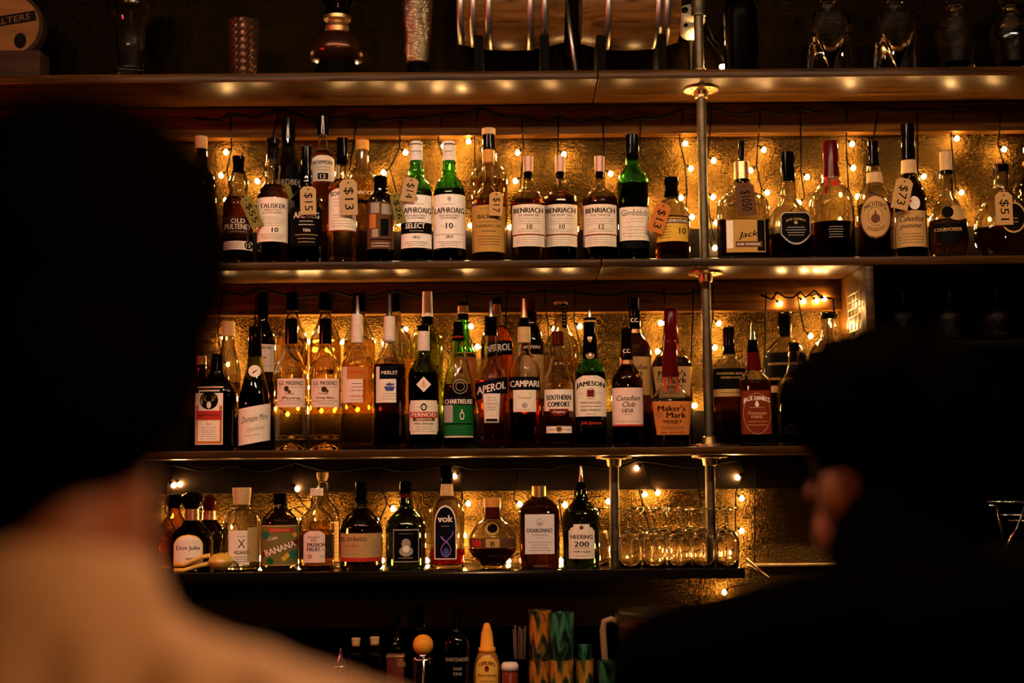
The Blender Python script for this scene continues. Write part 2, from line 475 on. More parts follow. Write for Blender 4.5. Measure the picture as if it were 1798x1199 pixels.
ROWZ = {}
def bottle(label, cx, Y, row, prof, g='clear', liq=None, caps=(), decals=(), sq=0.0, name='whisky_bottle', dep=1.0, solid=False, face=True, base=None, rz=0.0, group=None, cat='bottle', punt=0.0):
    """prof: [(py, halfwidth px)] mouth first, widest body last; stands on shelf ROWZ[row]"""
    zb = ROWZ[row] if base is None else base
    ym = (prof[0][0] + prof[-1][0]) / 2
    p0 = P(cx, ym, Y); s = S(p0)
    th = -math.atan2(p0.x, Y) if face and not sq else rz
    root = empty(name, (p0.x, Y, zb), th, label, cat, group)
    zof = lambda py: P(cx, py, Y).z - zb
    pts = sorted((zof(y), h * s) for (y, h) in prof)
    if pts[0][0] > 0.012: pts = [(0.012, pts[0][1])] + pts
    rf = pchip(pts)
    rmax = max(r for _, r in pts); zt = pts[-1][0]
    def ex(z):
        if not sq: return 2.0
        t = max(0.0, min(1.0, (rf(z) / rmax - 0.55) / 0.35))
        return 2.0 + (sq - 2.0) * t
    zs = [0.012 + (zt - 0.012) * i / 44 for i in range(45)]
    out = [(0.0, punt), (rf(0.012) * 0.6, punt * 0.4), (rf(0.012) * 0.86, 0.0), (rf(0.012) * 0.95, 0.002), (rf(0.012) * 0.99, 0.006)] + [(rf(z), z) for z in zs]
    n = 48 if sq else 36
    mb = MB()
    if solid:
        o2 = out + [(out[-1][0] * 0.6, zt), (0.0, zt)]
        mb.lathe(o2, n, 0, e=[ex(max(0.012, z)) for _, z in o2], dep=dep)
    else:
        th_ = lambda r: min(0.0044, 0.32 * r)
        zi = [max(0.012, 0.009 + punt)] + [z for z in zs if z > 0.016 + punt]
        inn = [(rf(z) - th_(rf(z)), z) for z in zi]
        prof2 = out + [(inn[-1][0], zt)] + [(r, z) for r, z in reversed(inn[:-1])] + [(inn[0][0] * 0.7, inn[0][1] - 0.003), (0.0, inn[0][1] - 0.003 + punt * 0.3)]
        mb.lathe(prof2, n, 0, e=[ex(max(0.012, z)) for _, z in prof2], dep=dep)
    mb.build('bottle_glass', G(g), root)
    if liq and not solid:
        zl = zof(liq[0]); lo = max(0.012, 0.009 + punt)
        zq = [lo + (zl - lo) * i / 20 for i in range(21)]
        th_ = lambda r: min(0.0044, 0.32 * r)
        lp = [(0.0, lo - 0.002)] + [(rf(z) - th_(rf(z)) + 0.0004, z) for z in zq] + [(0.0, zl)]
        m2 = MB(); m2.lathe(lp, n, 0, e=[ex(z) for _, z in lp], dep=dep)
        m2.build('liquid', LIQ(liq[1]), root)
    for c in caps:
        nm, pr, mk = c[0], c[1], c[2]
        cx_off = c[3] if len(c) > 3 else 0.0
        pp = sorted((zof(y), h * s) for (y, h) in pr)
        m3 = MB()
        e_ = min(0.0012, pp[-1][1] * 0.2)
        lp = [(0.0, pp[0][0])] + [(r, z) for z, r in pp[:-1]] + [(pp[-1][1], pp[-1][0] - e_), (pp[-1][1] - e_, pp[-1][0]), (0.0, pp[-1][0])]
        m3.lathe(lp, 28, 0, c=(cx_off * s, 0))
        auto(m3.build(nm, capm(mk), root), 30)
    def surf(x, z, off):
        zz = min(max(z, 0.004), zt)
        r = rf(zz) + off; e = ex(zz); k = min(0.995, abs(x) / r)
        return (max(-0.995 * r, min(0.995 * r, x)), -dep * r * (1 - k ** e) ** (1 / e), z)
    for i, d in enumerate(decals):
        decal_mesh(root, d, surf, zof, s, layer=i)
    return root
def spout(y0, y1, hw, m='chrome'):
    """a tapered metal pourer"""
    return ('pourer', [(y0, hw * 0.45), (y0 + 0.5 * (y1 - y0), hw * 0.6), (y1, hw)], m)

def price_tag(label, cx, cy, w, h, Y, ang, text, col='kraft', hole_to=None):
    p0 = P(cx, cy, Y); s = S(p0)
    root = empty('price_tag', p0, 0, label, 'tag', 'handwritten price tags')
    hw, hh = w / 2 * s, h / 2 * s
    outl = [(-hw, -hh), (hw, -hh), (hw, hh * 0.78), (hw * 0.55, hh), (-hw * 0.55, hh), (-hw, hh * 0.78)]
    ca, sa = math.cos(ang), math.sin(ang)
    rt = lambda x, z: (x * ca - z * sa, x * sa + z * ca)
    mb = MB()
    vs = [(*rt(x, z), y) for y in (0.0, 0.0007) for (x, z) in outl]
    vs = [(a, y, b) for (a, b, y) in vs]
    n = len(outl)
    mb.add(vs, [tuple(range(n)), tuple(range(2 * n - 1, n - 1, -1))] + [(i, i + n, (i + 1) % n + n, (i + 1) % n) for i in range(n)], 0)
    hx, hz = rt(0, hh * 0.8)
    mb.add([(hx + 0.0022 * math.cos(k * math.pi / 5), -0.0004, hz + 0.0022 * math.sin(k * math.pi / 5)) for k in range(10)], [tuple(range(10))], 1)
    if text:
        v, f = text_geo(text, 0.0, 0.0)
        vv = []
        for (a, c) in v:                       # written down the tag
            x, z = c * hw * 1.15, -a * hh * 1.25 - hh * 0.08
            q = rt(x, z); vv.append((q[0], -0.0005, q[1]))
        mb.add(vv, f, 1)
    mb.build('tag_card', [paper(col), paper('black')], root, smooth=False)
    if hole_to:
        e = P(hole_to[0], hole_to[1], Y + 0.012) - p0
        m2 = MB(); m2.tube([(hx, 0, hz), ((hx + e.x) / 2 + 0.002, 0.004, (hz + e.z) / 2), tuple(e)], 0.0006, 6)
        m2.build('string', paper('kraft'), root)
    return root

# ------------------------------------------------------------------ levels
S1B, S1T = P(900, 140, 3.6).z, P(900, 124, 3.6).z
S2B, S2T = P(900, 471, 3.6).z, P(900, 456, 3.6).z
S3B, S3T = P(900, 801, 3.6).z, P(900, 787, 3.6).z
S4B, S4T = P(900, 1019, 3.6).z, P(900, 1001, 3.6).z
CTZ = P(900, 1240, 3.55).z
ROWZ.update({0: S1T, 1: S2T, 2: S3T, 3: S4T, 4: CTZ})
YB, YP = 3.857, 3.90           # rail board front, backsplash face
X = lambda px, py, Y: P(px, py, Y).x

# ------------------------------------------------------------------ room shell
def structure(name, a, b, m):
    mb = MB(); mb.box(a, b)
    return setp(mb.build(name, m, smooth=False), kind='structure')
structure('floor', (-4, -2.5, -0.1), (4, 4.1, 0.0), wood('dark_floor_boards', (0.02, 0.012, 0.008), (0.05, 0.03, 0.018), 0.6, 'y'))
structure('wall_back', (-4, 3.93, 0.0), (4, 4.1, 3.4), plain('black_painted_wall', (0.0008, 0.0006, 0.0005), 0.9, spec=0.0))
structure('ceiling', (-4, -2.5, 3.4), (4, 4.1, 3.5), plain('black_painted_ceiling', (0.012, 0.01, 0.009), 0.8))

# shelves
def slab(name, x0, x1, y0, y1, z0, z1, m, label, cat, bev=0.003):
    mb = MB(); mb.box((x0, y0, z0), (x1, y1, z1), 0, bev)
    return setp(auto(mb.build(name, m)), label, cat)
xj = X(1050, 137, 3.6)
slab('shelf_plank', -1.75, xj - 0.001, 3.6, 3.928, S1B, S1T, SHELFWOOD, 'long varnished top shelf plank under the two kegs and the metal shaker', 'shelf')
slab('shelf_plank', xj + 0.001, 1.75, 3.6, 3.928, S1B, S1T, SHELFWOOD, 'varnished top shelf plank under the four glass decanters', 'shelf')
xj2 = X(1056, 465, 3.6)
slab('shelf_plank', -1.75, xj2 - 0.001, 3.6, 3.928, S2B, S2T, SHELFWOOD, 'wooden shelf plank under the row of three matching pale label bottles', 'shelf')
slab('shelf_plank', xj2 + 0.001, 1.75, 3.6, 3.928, S2B, S2T, SHELFWOOD, 'wooden shelf plank with lit glossy underside over the boxed cubby', 'shelf')
slab('shelf_plank', -1.75, X(1540, 785, 3.6), 3.6, 3.928, S3B, S3T, SHELFWOOD, 'third wooden shelf plank under the red wax bottles and the blue label aperitif', 'shelf')
slab('shelf_plank', -1.6, X(1308, 1000, 3.6), 3.6, 3.899, S4B, S4T, plain('black_shelf', (0.004, 0.003, 0.002), 0.15, spec=0.4), 'black lowest shelf holding the upturned stemmed glasses', 'shelf')
# rail boards behind the bottles
def trim(name, x0, x1, y0, y1, z0, z1, m):
    mb = MB(); mb.box((x0, y0, z0), (x1, y1, z1), 0, 0.002)
    return setp(auto(mb.build(name, m)), kind='structure')
zb1 = P(900, 237, YB).z; zb2 = P(900, 549, YB).z; zb3 = P(900, 862, YB + 0.02).z
trim('trim_1', -1.75, 1.75, YB, 3.898, zb1, S1B - 0.001, RAILWOOD)
trim('trim_2', -1.75, X(1484, 540, YB), YB, 3.898, zb2, S2B - 0.001, RAILWOOD)
trim('trim_3', -1.75, 1.0, YB + 0.02, 3.898, zb3, S3B - 0.001, wood('lower_rail_wood', (0.004, 0.0016, 0.0005), (0.014, 0.006, 0.0016), 0.6, coat=0.0, spec=0.1))
trim('trim_4', -1.75, 1.75, 3.888, 3.899, S2T + 0.001, P(900, 404, 3.888).z, DARKWOOD)
trim('trim_5', -1.75, X(1484, 740, 3.888), 3.888, 3.899, S3T + 0.001, P(900, 724, 3.888).z, DARKWOOD)
trim('trim_6', X(1312, 990, 3.87), 1.3, 3.87, 3.899, P(1370, 995, 3.87).z, P(1370, 989, 3.87).z, BRASS)
def sheet(x0, x1, z0, z1, label, m=None):
    mb = MB(); mb.box((x0, YP, z0), (x1, YP + 0.004, z1))
    return setp(mb.build('backsplash_sheet', m or PANEL, smooth=False), label, 'backsplash')
sheet(-1.75, 1.75, P(900, 404, YP).z - 0.01, zb1 + 0.01, 'bronze hammered metal backsplash lit by hanging bulbs above the second shelf')
sheet(-1.75, X(1484, 640, YP), P(900, 726, YP).z - 0.01, zb2 + 0.01, 'bronze hammered metal backsplash behind the bottles with pouring spouts')
sheet(-1.75, 1.1, P(900, 1100, YP).z, zb3 + 0.004, 'bronze hammered metal backsplash behind the upturned stemmed glasses')
sheet(-1.75, 1.75, S1T + 0.001, 3.05, 'hammered metal backsplash, shade painted in, behind the kegs and decanters', PANELSHADED)
# boxed cubby: divider board, wire grid, dark side shelf, cabinet, counter
xd0, xd1 = X(1520, 530, 3.6), X(1536, 530, 3.6)
slab('shelf_divider', xd0, xd1, 3.6, 3.926, S3T + 0.001, S2B - 0.001, SHELFWOOD, 'upright wooden divider board lit on its inner face at the cubby', 'shelf divider')
mb = MB()
for i in range(5):
    yy = 3.63 + i * 0.036
    mb.tube([(xd0 - 0.004, yy, P(1505, 606, 3.7).z), (xd0 - 0.004, yy, P(1505, 512, 3.7).z)], 0.0013, 6)
for i in range(8):
    zz = P(1505, 606 - i * 13, 3.7).z
    mb.tube([(xd0 - 0.004, 3.63, zz), (xd0 - 0.004, 3.63 + 4 * 0.036, zz)], 0.0013, 6)
setp(mb.build('wire_grid', BRASS), 'small metal wire grid fixed on the lit divider board', 'wire grid')
zg = P(1680, 596, 3.6).z
slab('side_shelf', xd1 + 0.001, 1.75, 3.6, 3.926, zg - 0.022, zg, DARKWOOD, 'dark side shelf under the glasses beyond the divider board', 'shelf')
zc = P(1700, 965, 3.5).z
mb = MB(); mb.box((0.98, 3.3, 0.0), (1.75, 3.9, zc), 0, 0.006)
cab = setp(auto(mb.build('back_cabinet', DARKWOOD)), 'dark cabinet carrying the chrome wire rack behind the man in black', 'cabinet')
mb = MB(); mb.box((-1.75, 3.3, CTZ - 0.04), (0.975, 3.9, CTZ), 0, 0.004)
bc = setp(auto(mb.build('back_counter', plain('black_stone', (0.003, 0.0025, 0.002), 0.3, spec=0.1))), 'dark back counter carrying jug, printed tumblers and honey bottle', 'counter')
mb = MB(); mb.box((-1.73, 3.36, 0.0), (0.955, 3.88, CTZ - 0.041)); mb.build('cabinet_body', DARKWOOD, bc, False)
# chrome wire rack
rk = empty('wire_rack', (X(1790, 900, 3.5), 3.5, zc), 0, 'chrome wire rack on the dark cabinet at the edge of the picture', 'rack')
def rl(px, py, dy=0.0):
    p = P(px, py, 3.5 + dy); return (p.x - rk.location.x, dy, p.z - zc)
mb = MB()
mb.tube([rl(1735, 881), rl(1850, 882), rl(1850, 882, 0.16), rl(1735, 881, 0.16), rl(1735, 881)], 0.0028, 8)
mb.tube([rl(1757, 904), rl(1850, 905), rl(1850, 905, 0.16), rl(1757, 904, 0.16), rl(1757, 904)], 0.0022, 8)
mb.tube([rl(1770, 914), rl(1850, 914)], 0.0022, 8)
mb.build('rack_rim', CHROME, rk)
for dy in (0.0, 0.16):
    mb = MB(); a = rl(1753, 903, dy)
    mb.tube([rl(1736, 887, dy), rl(1748, 888, dy), rl(1752, 892, dy), a, (a[0] + 0.012, dy, 0.003)], 0.003, 8); mb.build('leg', CHROME, rk)
    mb = MB(); a = rl(1786, 926, dy)
    mb.tube([rl(1800, 886, dy), a, (a[0] - 0.03, dy, 0.003)], 0.003, 8); mb.build('leg', CHROME, rk)
# loose brass strip at the shelf end
mb = MB(); a, b = P(1311, 984, 3.66), P(1351, 1014, 3.57)
mb.tube([a, a.lerp(b, 0.5), b], [0.007, 0.004, 0.002], 10)
setp(mb.build('bracket_rod', BRASS), 'slanted bright metal rod at the end of the lowest shelf', 'bracket')

# ------------------------------------------------------------------ pipes
def pipe(px, py, z0, z1, label, fl0=True, fl1=True, coupling=None):
    p = P(px, py, 3.70)
    root = empty('pipe_post', (p.x, 3.70, z0), 0, label, 'pipe')
    h = z1 - z0
    mb = MB(); mb.lathe([(0, 0.001), (0.0125, 0.001), (0.0125, h - 0.001), (0, h - 0.001)], 24)
    auto(mb.build('pipe', IRON, root))
    def flange(z, d, nm):
        m = MB(); pr = [(0, z), (0.046, z), (0.046, z + d * 0.006), (0.02, z + d * 0.008), (0.0175, z + d * 0.026), (0.0125, z + d * 0.028)]
        if d < 0: pr = list(reversed(pr))
        m.lathe(pr, 32)
        for k in range(4):
            an = k * math.pi / 2 + 0.6
            m.sphere((0.034 * math.cos(an), 0.034 * math.sin(an), z + d * 0.007), (0.005, 0.005, 0.002), 0, 10, 6)
        auto(m.build(nm, BRASS, root))
    if fl1: flange(h - 0.0006, -1, 'flange')
    if fl0: flange(0.0006, 1, 'flange')
    if coupling:
        m = MB(); z = P(px, coupling, 3.70).z - z0
        m.lathe([(0.0125, z), (0.020, z), (0.0205, z + 0.004), (0.019, z + 0.008), (0.019, z + 0.06), (0.0205, z + 0.064), (0.0125, z + 0.066)], 24)
        auto(m.build('coupling', IRON, root))
pipe(1227, 60, S1T, 3.05, 'galvanised pipe post with a coupling standing on the top shelf', True, False, 29)
pipe(1234, 300, S2T, S1B, 'galvanised pipe post beside the amber bottle with the yellow label', False)
pipe(1242, 630, S3T, S2B, 'galvanised pipe post beside the red wax dipped bottle')
pipe(1247, 850, S4T, S3B, 'galvanised pipe post rising behind the upturned stemmed glasses', False)
pipe(1079, 890, S4T, S3B, 'galvanised pipe post between the cherry liqueur bottle and stemmed glasses', False)

# ------------------------------------------------------------------ fairy lights
BR = 0.0060
_bm = MB(); _bm.sphere((0, 0, 0), (BR, BR, BR * 1.12), 0, 10, 7)
_bulb_proto = None
def fairy(label, main, drops, Yc=3.850, Yb=3.872, zmin=None):
    """main: cable rows; drops: (x, ytop, [(px,py[,Y])...])"""
    global _bulb_proto
    root = empty('fairy_lights', P(main[0][0], main[0][1], Yc), 0, label, 'fairy lights', 'fairy light strings')
    o = root.location
    mb = MB()
    pts = []
    for i in range(len(main) - 1):
        a, b = P(*main[i], Yc), P(*main[i + 1], Yc)
        n = max(3, int((b - a).length / 0.03))
        for k in range(n):
            t = k / n
            q = a.lerp(b, t); q.z += -0.004 + 0.004 * math.sin(7 * t + i) - 0.012 * math.sin(math.pi * t); pts.append(q - o)
    pts.append(P(*main[-1], Yc) - o)
    if len(pts) > 1: mb.tube(pts, 0.0034, 6)
    bl = []
    for d_ in drops:
        x, yt, bs = d_[:3]
        bs = sorted(bs, key=lambda b: b[1])
        cur = P(x, yt, Yc) - o
        line = [cur] + [P(a_, b_, Yb) - o for a_, b_ in (d_[3] if len(d_) > 3 else [])]
        for b in bs:
            Y = b[2] if len(b) > 2 else Yb
            q = P(b[0], b[1], Y)
            if zmin is not None and zmin - 0.035 < q.z < zmin: q.z = zmin
            q = q - o
            side = 1 if b[0] >= x else -1
            st = Vector((q.x - side * 0.016, min(q.y, Yb - o.y + 0.004), q.z + 0.014))
            stem = Vector((line[-1].x * 0.35 + st.x * 0.65, (line[-1].y + st.y) / 2, line[-1].z * 0.3 + st.z * 0.7))
            line += [stem, st]
            d = (q - st).normalized()
            mb.tube([st, q - d * (BR * 0.9)], 0.0014, 6)
            mb.tube([q - d * (BR + 0.007), q - d * (BR * 0.75)], 0.0034, 8)
            bl.append(q)
        mb.tube(line, 0.0021, 6)
    mb.build('cable', CABLE, root)
    for q in bl:
        if _bulb_proto is None:
            b = _bm.build('bulb', BULBM, root); _bulb_proto = b
        else:
            b = _bulb_proto.copy(); COL.objects.link(b); b.parent = root
        b.location = q
    return root
fairy('dark cable with dangling lit bulbs above the second shelf, left of the pipe', [(340, 205), (403, 199), (490, 190), (627, 205), (703, 203), (779, 195), (840, 186), (915, 202), (980, 205), (1058, 204), (1125, 203), (1200, 190)], [
    (403, 199, [(397, 267), (388, 308), (396, 352), (405, 398)]),
    (490, 192, [(452, 318)]),
    (627, 205, [(604, 306), (617, 330), (590, 395)]),
    (703, 203, [(712, 268), (674, 303), (700, 392)]),
    (779, 195, [(779, 256), (791, 293), (769, 341), (772, 398)]),
    (840, 188, [(823, 248), (826, 396), (889, 399)]),
    (915, 202, [(909, 268), (905, 318), (897, 399)]),
    (980, 205, [(990, 271), (985, 392)]),
    (1058, 204, [(1072, 305), (1066, 399)]),
    (1125, 203, [(1130, 352), (1142, 398)]),
    (1200, 191, [(1203, 252), (1213, 296), (1196, 347), (1215, 381)])])
fairy('dark cable with dangling lit bulbs above the second shelf, over the cognac bottles', [(1235, 186), (1335, 190), (1405, 188), (1487, 185), (1543, 186), (1610, 188), (1675, 184), (1757, 186), (1830, 180)], [
    (1250, 188, [(1253, 282), (1252, 346), (1257, 391), (1255, 435), (1266, 434)]),
    (1335, 190, [(1341, 263), (1318, 299), (1347, 338), (1350, 393)]),
    (1405, 188, [(1417, 311), (1403, 356), (1362, 393)]),
    (1487, 185, [(1496, 253), (1498, 295), (1480, 342), (1478, 385)]),
    (1543, 186, [(1506, 345), (1562, 352), (1548, 396)]),
    (1610, 188, [(1622, 310), (1635, 385)]),
    (1675, 184, [(1680, 243), (1688, 338), (1661, 395), (1690, 437, 3.80)]),
    (1757, 186, [(1763, 262), (1735, 385), (1790, 350)])])
fairy('dark cable with lit bulbs behind the bottles on the third shelf', [(380, 508), (450, 505), (590, 512), (700, 508), (820, 510), (955, 506), (1100, 510), (1255, 502)], [
    (390, 508, [(393, 593), (400, 640), (412, 690)]),
    (450, 505, [(455, 700)]),
    (520, 508, [(525, 575), (529, 645), (500, 718), (495, 610), (512, 690), (541, 600), (545, 680), (518, 728), (548, 717), (553, 722)]),  # from here, extra unseen bulbs added to make the pale bottles glow
    (590, 512, [(557, 580), (590, 650), (577, 722), (605, 716), (574, 615), (602, 600), (562, 660), (590, 700)]),
    (640, 510, [(648, 640), (625, 600), (655, 600), (640, 690), (622, 660), (652, 715), (630, 720)]),
    (700, 508, [(712, 578), (718, 690)]),
    (760, 509, [(766, 645), (714, 718)]),
    (820, 510, [(827, 573), (838, 609), (826, 715)]),
    (890, 508, [(893, 700)]),
    (955, 506, [(973, 578), (953, 676), (945, 722)]),
    (1010, 508, [(1018, 573), (1055, 700), (1000, 716)]),
    (1100, 510, [(1150, 690)]),
    (1165, 507, [(1160, 567), (1155, 617), (1120, 720)]),
    (1218, 505, [(1220, 712)]),
    (1252, 502, [(1262, 568), (1255, 610), (1268, 712), (1300, 718)])])
fairy('cluster of bright bulbs strung on the rail inside the boxed cubby', [(1335, 515), (1365, 513), (1405, 512), (1430, 508), (1462, 520), (1464, 545)], [
    (1362, 513, [(1370, 533)]), (1405, 512, [(1411, 529), (1423, 590)]), (1428, 509, [(1434, 528), (1448, 524)]), (1462, 530, [(1463, 571), (1458, 566), (1440, 690)]), (1345, 515, [(1352, 650), (1348, 715)])], 3.846, 3.849)
fairy('dark cable with lit bulbs scattered along the lowest shelf', [(290, 812), (400, 816), (520, 812), (670, 818), (800, 812), (910, 816), (990, 812), (1120, 808), (1300, 806)], [
    (300, 812, [(305, 852), (316, 850), (300, 905), (330, 960)]),
    (420, 815, [(400, 925), (426, 985, 3.858), (444, 985, 3.858), (457, 980, 3.858)]),
    (520, 812, [(522, 858), (505, 900), (545, 898), (550, 918), (527, 985, 3.858)]),
    (660, 817, [(590, 985, 3.858), (668, 940), (671, 984, 3.858), (690, 893)]),
    (800, 812, [(798, 836), (822, 884), (815, 940), (806, 958), (750, 984, 3.858)]),
    (910, 815, [(912, 885), (893, 984, 3.858), (975, 958)]),
    (990, 812, [(992, 886), (985, 984, 3.858), (1068, 880)]),
    (1120, 808, [(1118, 822), (1132, 868), (1155, 865), (1158, 958), (1173, 966), (1100, 980)]),
    (1220, 808, [(1185, 978), (1214, 975), (1240, 975), (1254, 972), (1264, 972)]),  # one bulb here is added to brighten the upturned glasses
    (1300, 806, [(1295, 838), (1302, 875), (1302, 932), (1284, 970), (1283, 984, 3.858)]), (1326, 806, [(1272, 1040)], [(1326, 840), (1324, 990), (1322, 1022), (1300, 1028)])], 3.868, 3.874, S4T + 0.0075)
fairy('single lit bulb on a slack cord at the foot of the top pipe', [(1238, 25), (1262, 75), (1273, 106), (1300, 126)], [(1273, 105, [(1267, 117, 3.74), (1228, 72, 3.765)])], 3.76, 3.75)
fairy('slack cable with lit bulbs lying along the top shelf behind the kegs and decanters', [(330, 160), (600, 160), (900, 158), (1180, 156), (1400, 154), (1620, 152), (1810, 150)], [(x, 158, [(x + 8, 157)]) for x in (360, 520, 640, 760, 880, 1000, 1110, 1410, 1500, 1540, 1620, 1730, 1780)], 3.862, 3.85, S1T + 0.0075)

# ------------------------------------------------------------------ second shelf (row 1): whisky bottles
FR, BK = 3.69, 3.79
def cap(y0, y1, h0, h1, m, nm='cap'): return (nm, [(y0, h0), (y1, h1)], m)
TXT = 'black'
bottle('old squat clear bottle with swollen neck and white lettering, next to the big dark head', 418, FR, 1,
    [(300, 11), (312, 14), (325, 17.5), (337, 15), (346, 19), (358, 26), (370, 26.5), (455, 26)], 'clear', (348, 'whisky'),
    [cap(275, 281, 11, 11, 'black'), cap(280, 305, 10, 9, 'black', 'stopper')],
    [L(384, 414, 25, 'darkbrown', [T('OLD', 392, 8, 24, 'cream'), T('PULTENEY', 402, 9, 45, 'cream'), F(408, 413, 1, 20)]), L(427, 442, 25, 'cream', [C(18, 434, 7, 'black'), T('12', 434, 7, 8, 'cream', 18), F(429, 440, 3, 16, 'dim', -5)])])
bottle('clear bottle with bulging neck and large cream label, between two tagged bottles', 479, FR, 1,
    [(262, 11), (281, 11.5), (297, 14.5), (312, 12.5), (322, 15), (338, 24), (352, 27), (455, 27)], 'clear', (326, 'whisky'),
    [cap(244, 253, 11.5, 11.5, 'black'), cap(252, 281, 10.5, 9.5, 'black', 'stopper')],
    [L(351, 428, 26.5, 'cream', [T('TALISKER', 366, 8, 44, TXT, b=.02), T('SINGLE MALT', 373, 3.5, 30, 'brown'), T('SCOTCH WHISKY', 378, 3.5, 36, 'brown'), F(384, 402, 5, 22), T('10', 408, 8, 11, TXT, 4, b=.03), F(414, 425, 4, 22)])])
bottle('tall dark green bottle standing behind the cream label and tagged black bottles', 506, BK, 1,
    [(220, 11), (262, 12), (275, 15), (290, 25), (305, 29), (455, 29)], 'dkgreen', None, [cap(205, 245, 11.5, 12, 'black')],
    [L(306, 420, 27, 'black', [T('ARDBEG', 325, 10, 44, 'dim', 2)])], solid=True)
bottle('black label bottle with white gothic lettering and a beige tag on its neck', 538, FR, 1,
    [(300, 9.5), (312, 11), (322, 11.5), (332, 14), (345, 24), (356, 28.5), (455, 28)], 'dkgreen', None, [cap(258, 300, 9, 10, 'black'), cap(300, 318, 10.5, 11, 'black', 'collar')],
    [L(368, 436, 27.5, 'black', [T('ARDBEG', 382, 11, 44, 'cream', b=.01), F(390, 402, 2, 16, 'cream'), T('TEN', 409, 5, 13, 'cream'), R(-20, 20, 416, 417, 'tan'), F(420, 432, 2, 18, 'tan')])], solid=True)
bottle('slim amber bottle with black 12 box on its label, standing behind at the back', 567, BK, 1,
    [(236, 9), (262, 10), (270, 14), (282, 20), (300, 21.5), (455, 21)], 'clear', (266, 'whisky'), [cap(205, 238, 10, 10, 'black')],
    [L(276, 322, 19.5, 'cream', [T('BOWMORE', 289, 7, 34, TXT), F(295, 305, 2, 14), R(-9, 9, 308, 319, 'black'), T('12', 313.5, 7, 10, 'cream')], shape='softarch')])
bottle('clear bottle with black stopper and red edged label half hidden by a large beige tag', 601, FR, 1,
    [(275, 11), (292, 11), (311, 11.5), (320, 17), (330, 24), (342, 26.5), (455, 26)], 'clear', (316, 'pale'), [cap(243, 290, 10, 10, 'black')],
    [L(334, 410, 25, 'darkred'), L(336, 408, 23.5, 'cream', [T('BOWMORE', 345, 8, 40, TXT), F(352, 368, 3, 16), F(380, 404, 5, 20)], shape='softarch')])
bottle('pale gold bottle with glass topped neck behind the small dark bottle', 636, BK, 1,
    [(262, 11), (293, 12.5), (301, 18), (312, 26), (325, 28), (455, 28)], 'clear', (316, 'pale'), [cap(247, 264, 12, 12, 'amber'), cap(264, 290, 8, 8, 'cork', 'cork')],
    [L(338, 349, 22, None, [T('BANNOCK', 343, 7, 40, 'cream')]), L(356, 362, 24, 'black')])
bottle('small brown bottle with flat black cap and weathered patchwork label', 668, FR, 1,
    [(330, 12), (340, 13), (346, 20), (353, 24), (362, 24.5), (455, 24)], 'dark', None, [cap(310, 338, 12, 12, 'black')],
    [L(358, 440, 23, 'brown', [R(-19, -8, 380, 404, 'orange'), R(-17, -2, 360, 378, 'dim'), R(2, 20, 362, 380, 'dim'), R(0, 14, 388, 418, 'black'), R(-15, -4, 406, 420, 'dim'), R(-18, 20, 423, 425, 'black'), F(428, 438, 2, 18, 'cream')])], solid=True)
def laph(label, cx, Y, sel):
    ds = [L(254, 255.6, 11, 'black'), L(262, 281, 11.4, None, [F(265, 270, 1, 9, 'black')])]
    head = [C(0, 354, 3.4, 'grey'), R(-1, 1, 350, 360, 'grey'), F(361, 366, 1, 14), T('LAPHROAIG', 374, 10, 51, TXT, b=.02), T('ISLAY SINGLE MALT', 383, 3.2, 36, TXT), T('SCOTCH WHISKY', 387.5, 3.2, 30, TXT)]
    if sel:
        ds.append(L(347, 439, 26.5, 'white', head + [R(-26.4, 26.4, 395, 414, 'black'), T('SELECT', 401, 9, 34, 'white', -2), F(408, 412, 1, 16, 'grey'), T('1815', 421, 5, 12, TXT), F(427, 437, 3, 20)]))
    else:
        ds.append(L(346, 439, 28, 'white', head + [T('10', 401, 10, 12, TXT, b=.02), R(-13, -8, 401, 402, 'grey'), R(8, 13, 401, 402, 'grey'), R(-26, 26, 415, 415.8, 'grey'), T('1815', 420, 5, 12, TXT), F(427, 437, 3, 20)]))
    return bottle(label, cx, Y, 1, [(270, 11.3), (281, 11.5), (292, 11.5), (301, 13.5), (308, 12.5), (318, 19), (332, 26), (345, 27.6), (455, 27.6)], 'green', (334, 'dark'),
        [cap(249, 283, 10.6, 11.8, 'white')], ds)
laph('green bottle with white cap and black SELECT band, beside a beige price tag', 731, FR, True)
laph('green bottle with white cap and full white label reading 10', 789, FR, False)
bottle('tall pale gold bottle with cork topped black stopper, behind the tan label bottle', 859, BK, 1,
    [(262, 13), (284, 14), (292, 22), (305, 31), (320, 32), (455, 32)], 'clear', (318, 'pale'), [cap(226, 237, 12, 12, 'wood'), cap(237, 263, 11, 11, 'black', 'stopper')])
bottle('clear bottle with tan label and gold lettering, a tag hanging over its shoulder', 858, 3.68, 1,
    [(286, 10.5), (320, 11), (332, 15), (345, 24), (360, 29.5), (455, 29)], 'clear', (352, 'whisky'), [cap(264, 290, 10.5, 10.5, 'amber')],
    [L(365, 446, 29, 'gold', [F(368, 374, 1, 18, 'brown'), T('BALVENIE', 385, 7.5, 38, 'black'), F(391, 397, 1, 20, 'brown'), T('CARIBBEAN CASK', 401, 4.5, 44, 'brown'), F(408, 413, 1, 14, 'black'), F(417, 436, 4, 24, 'brown')])])
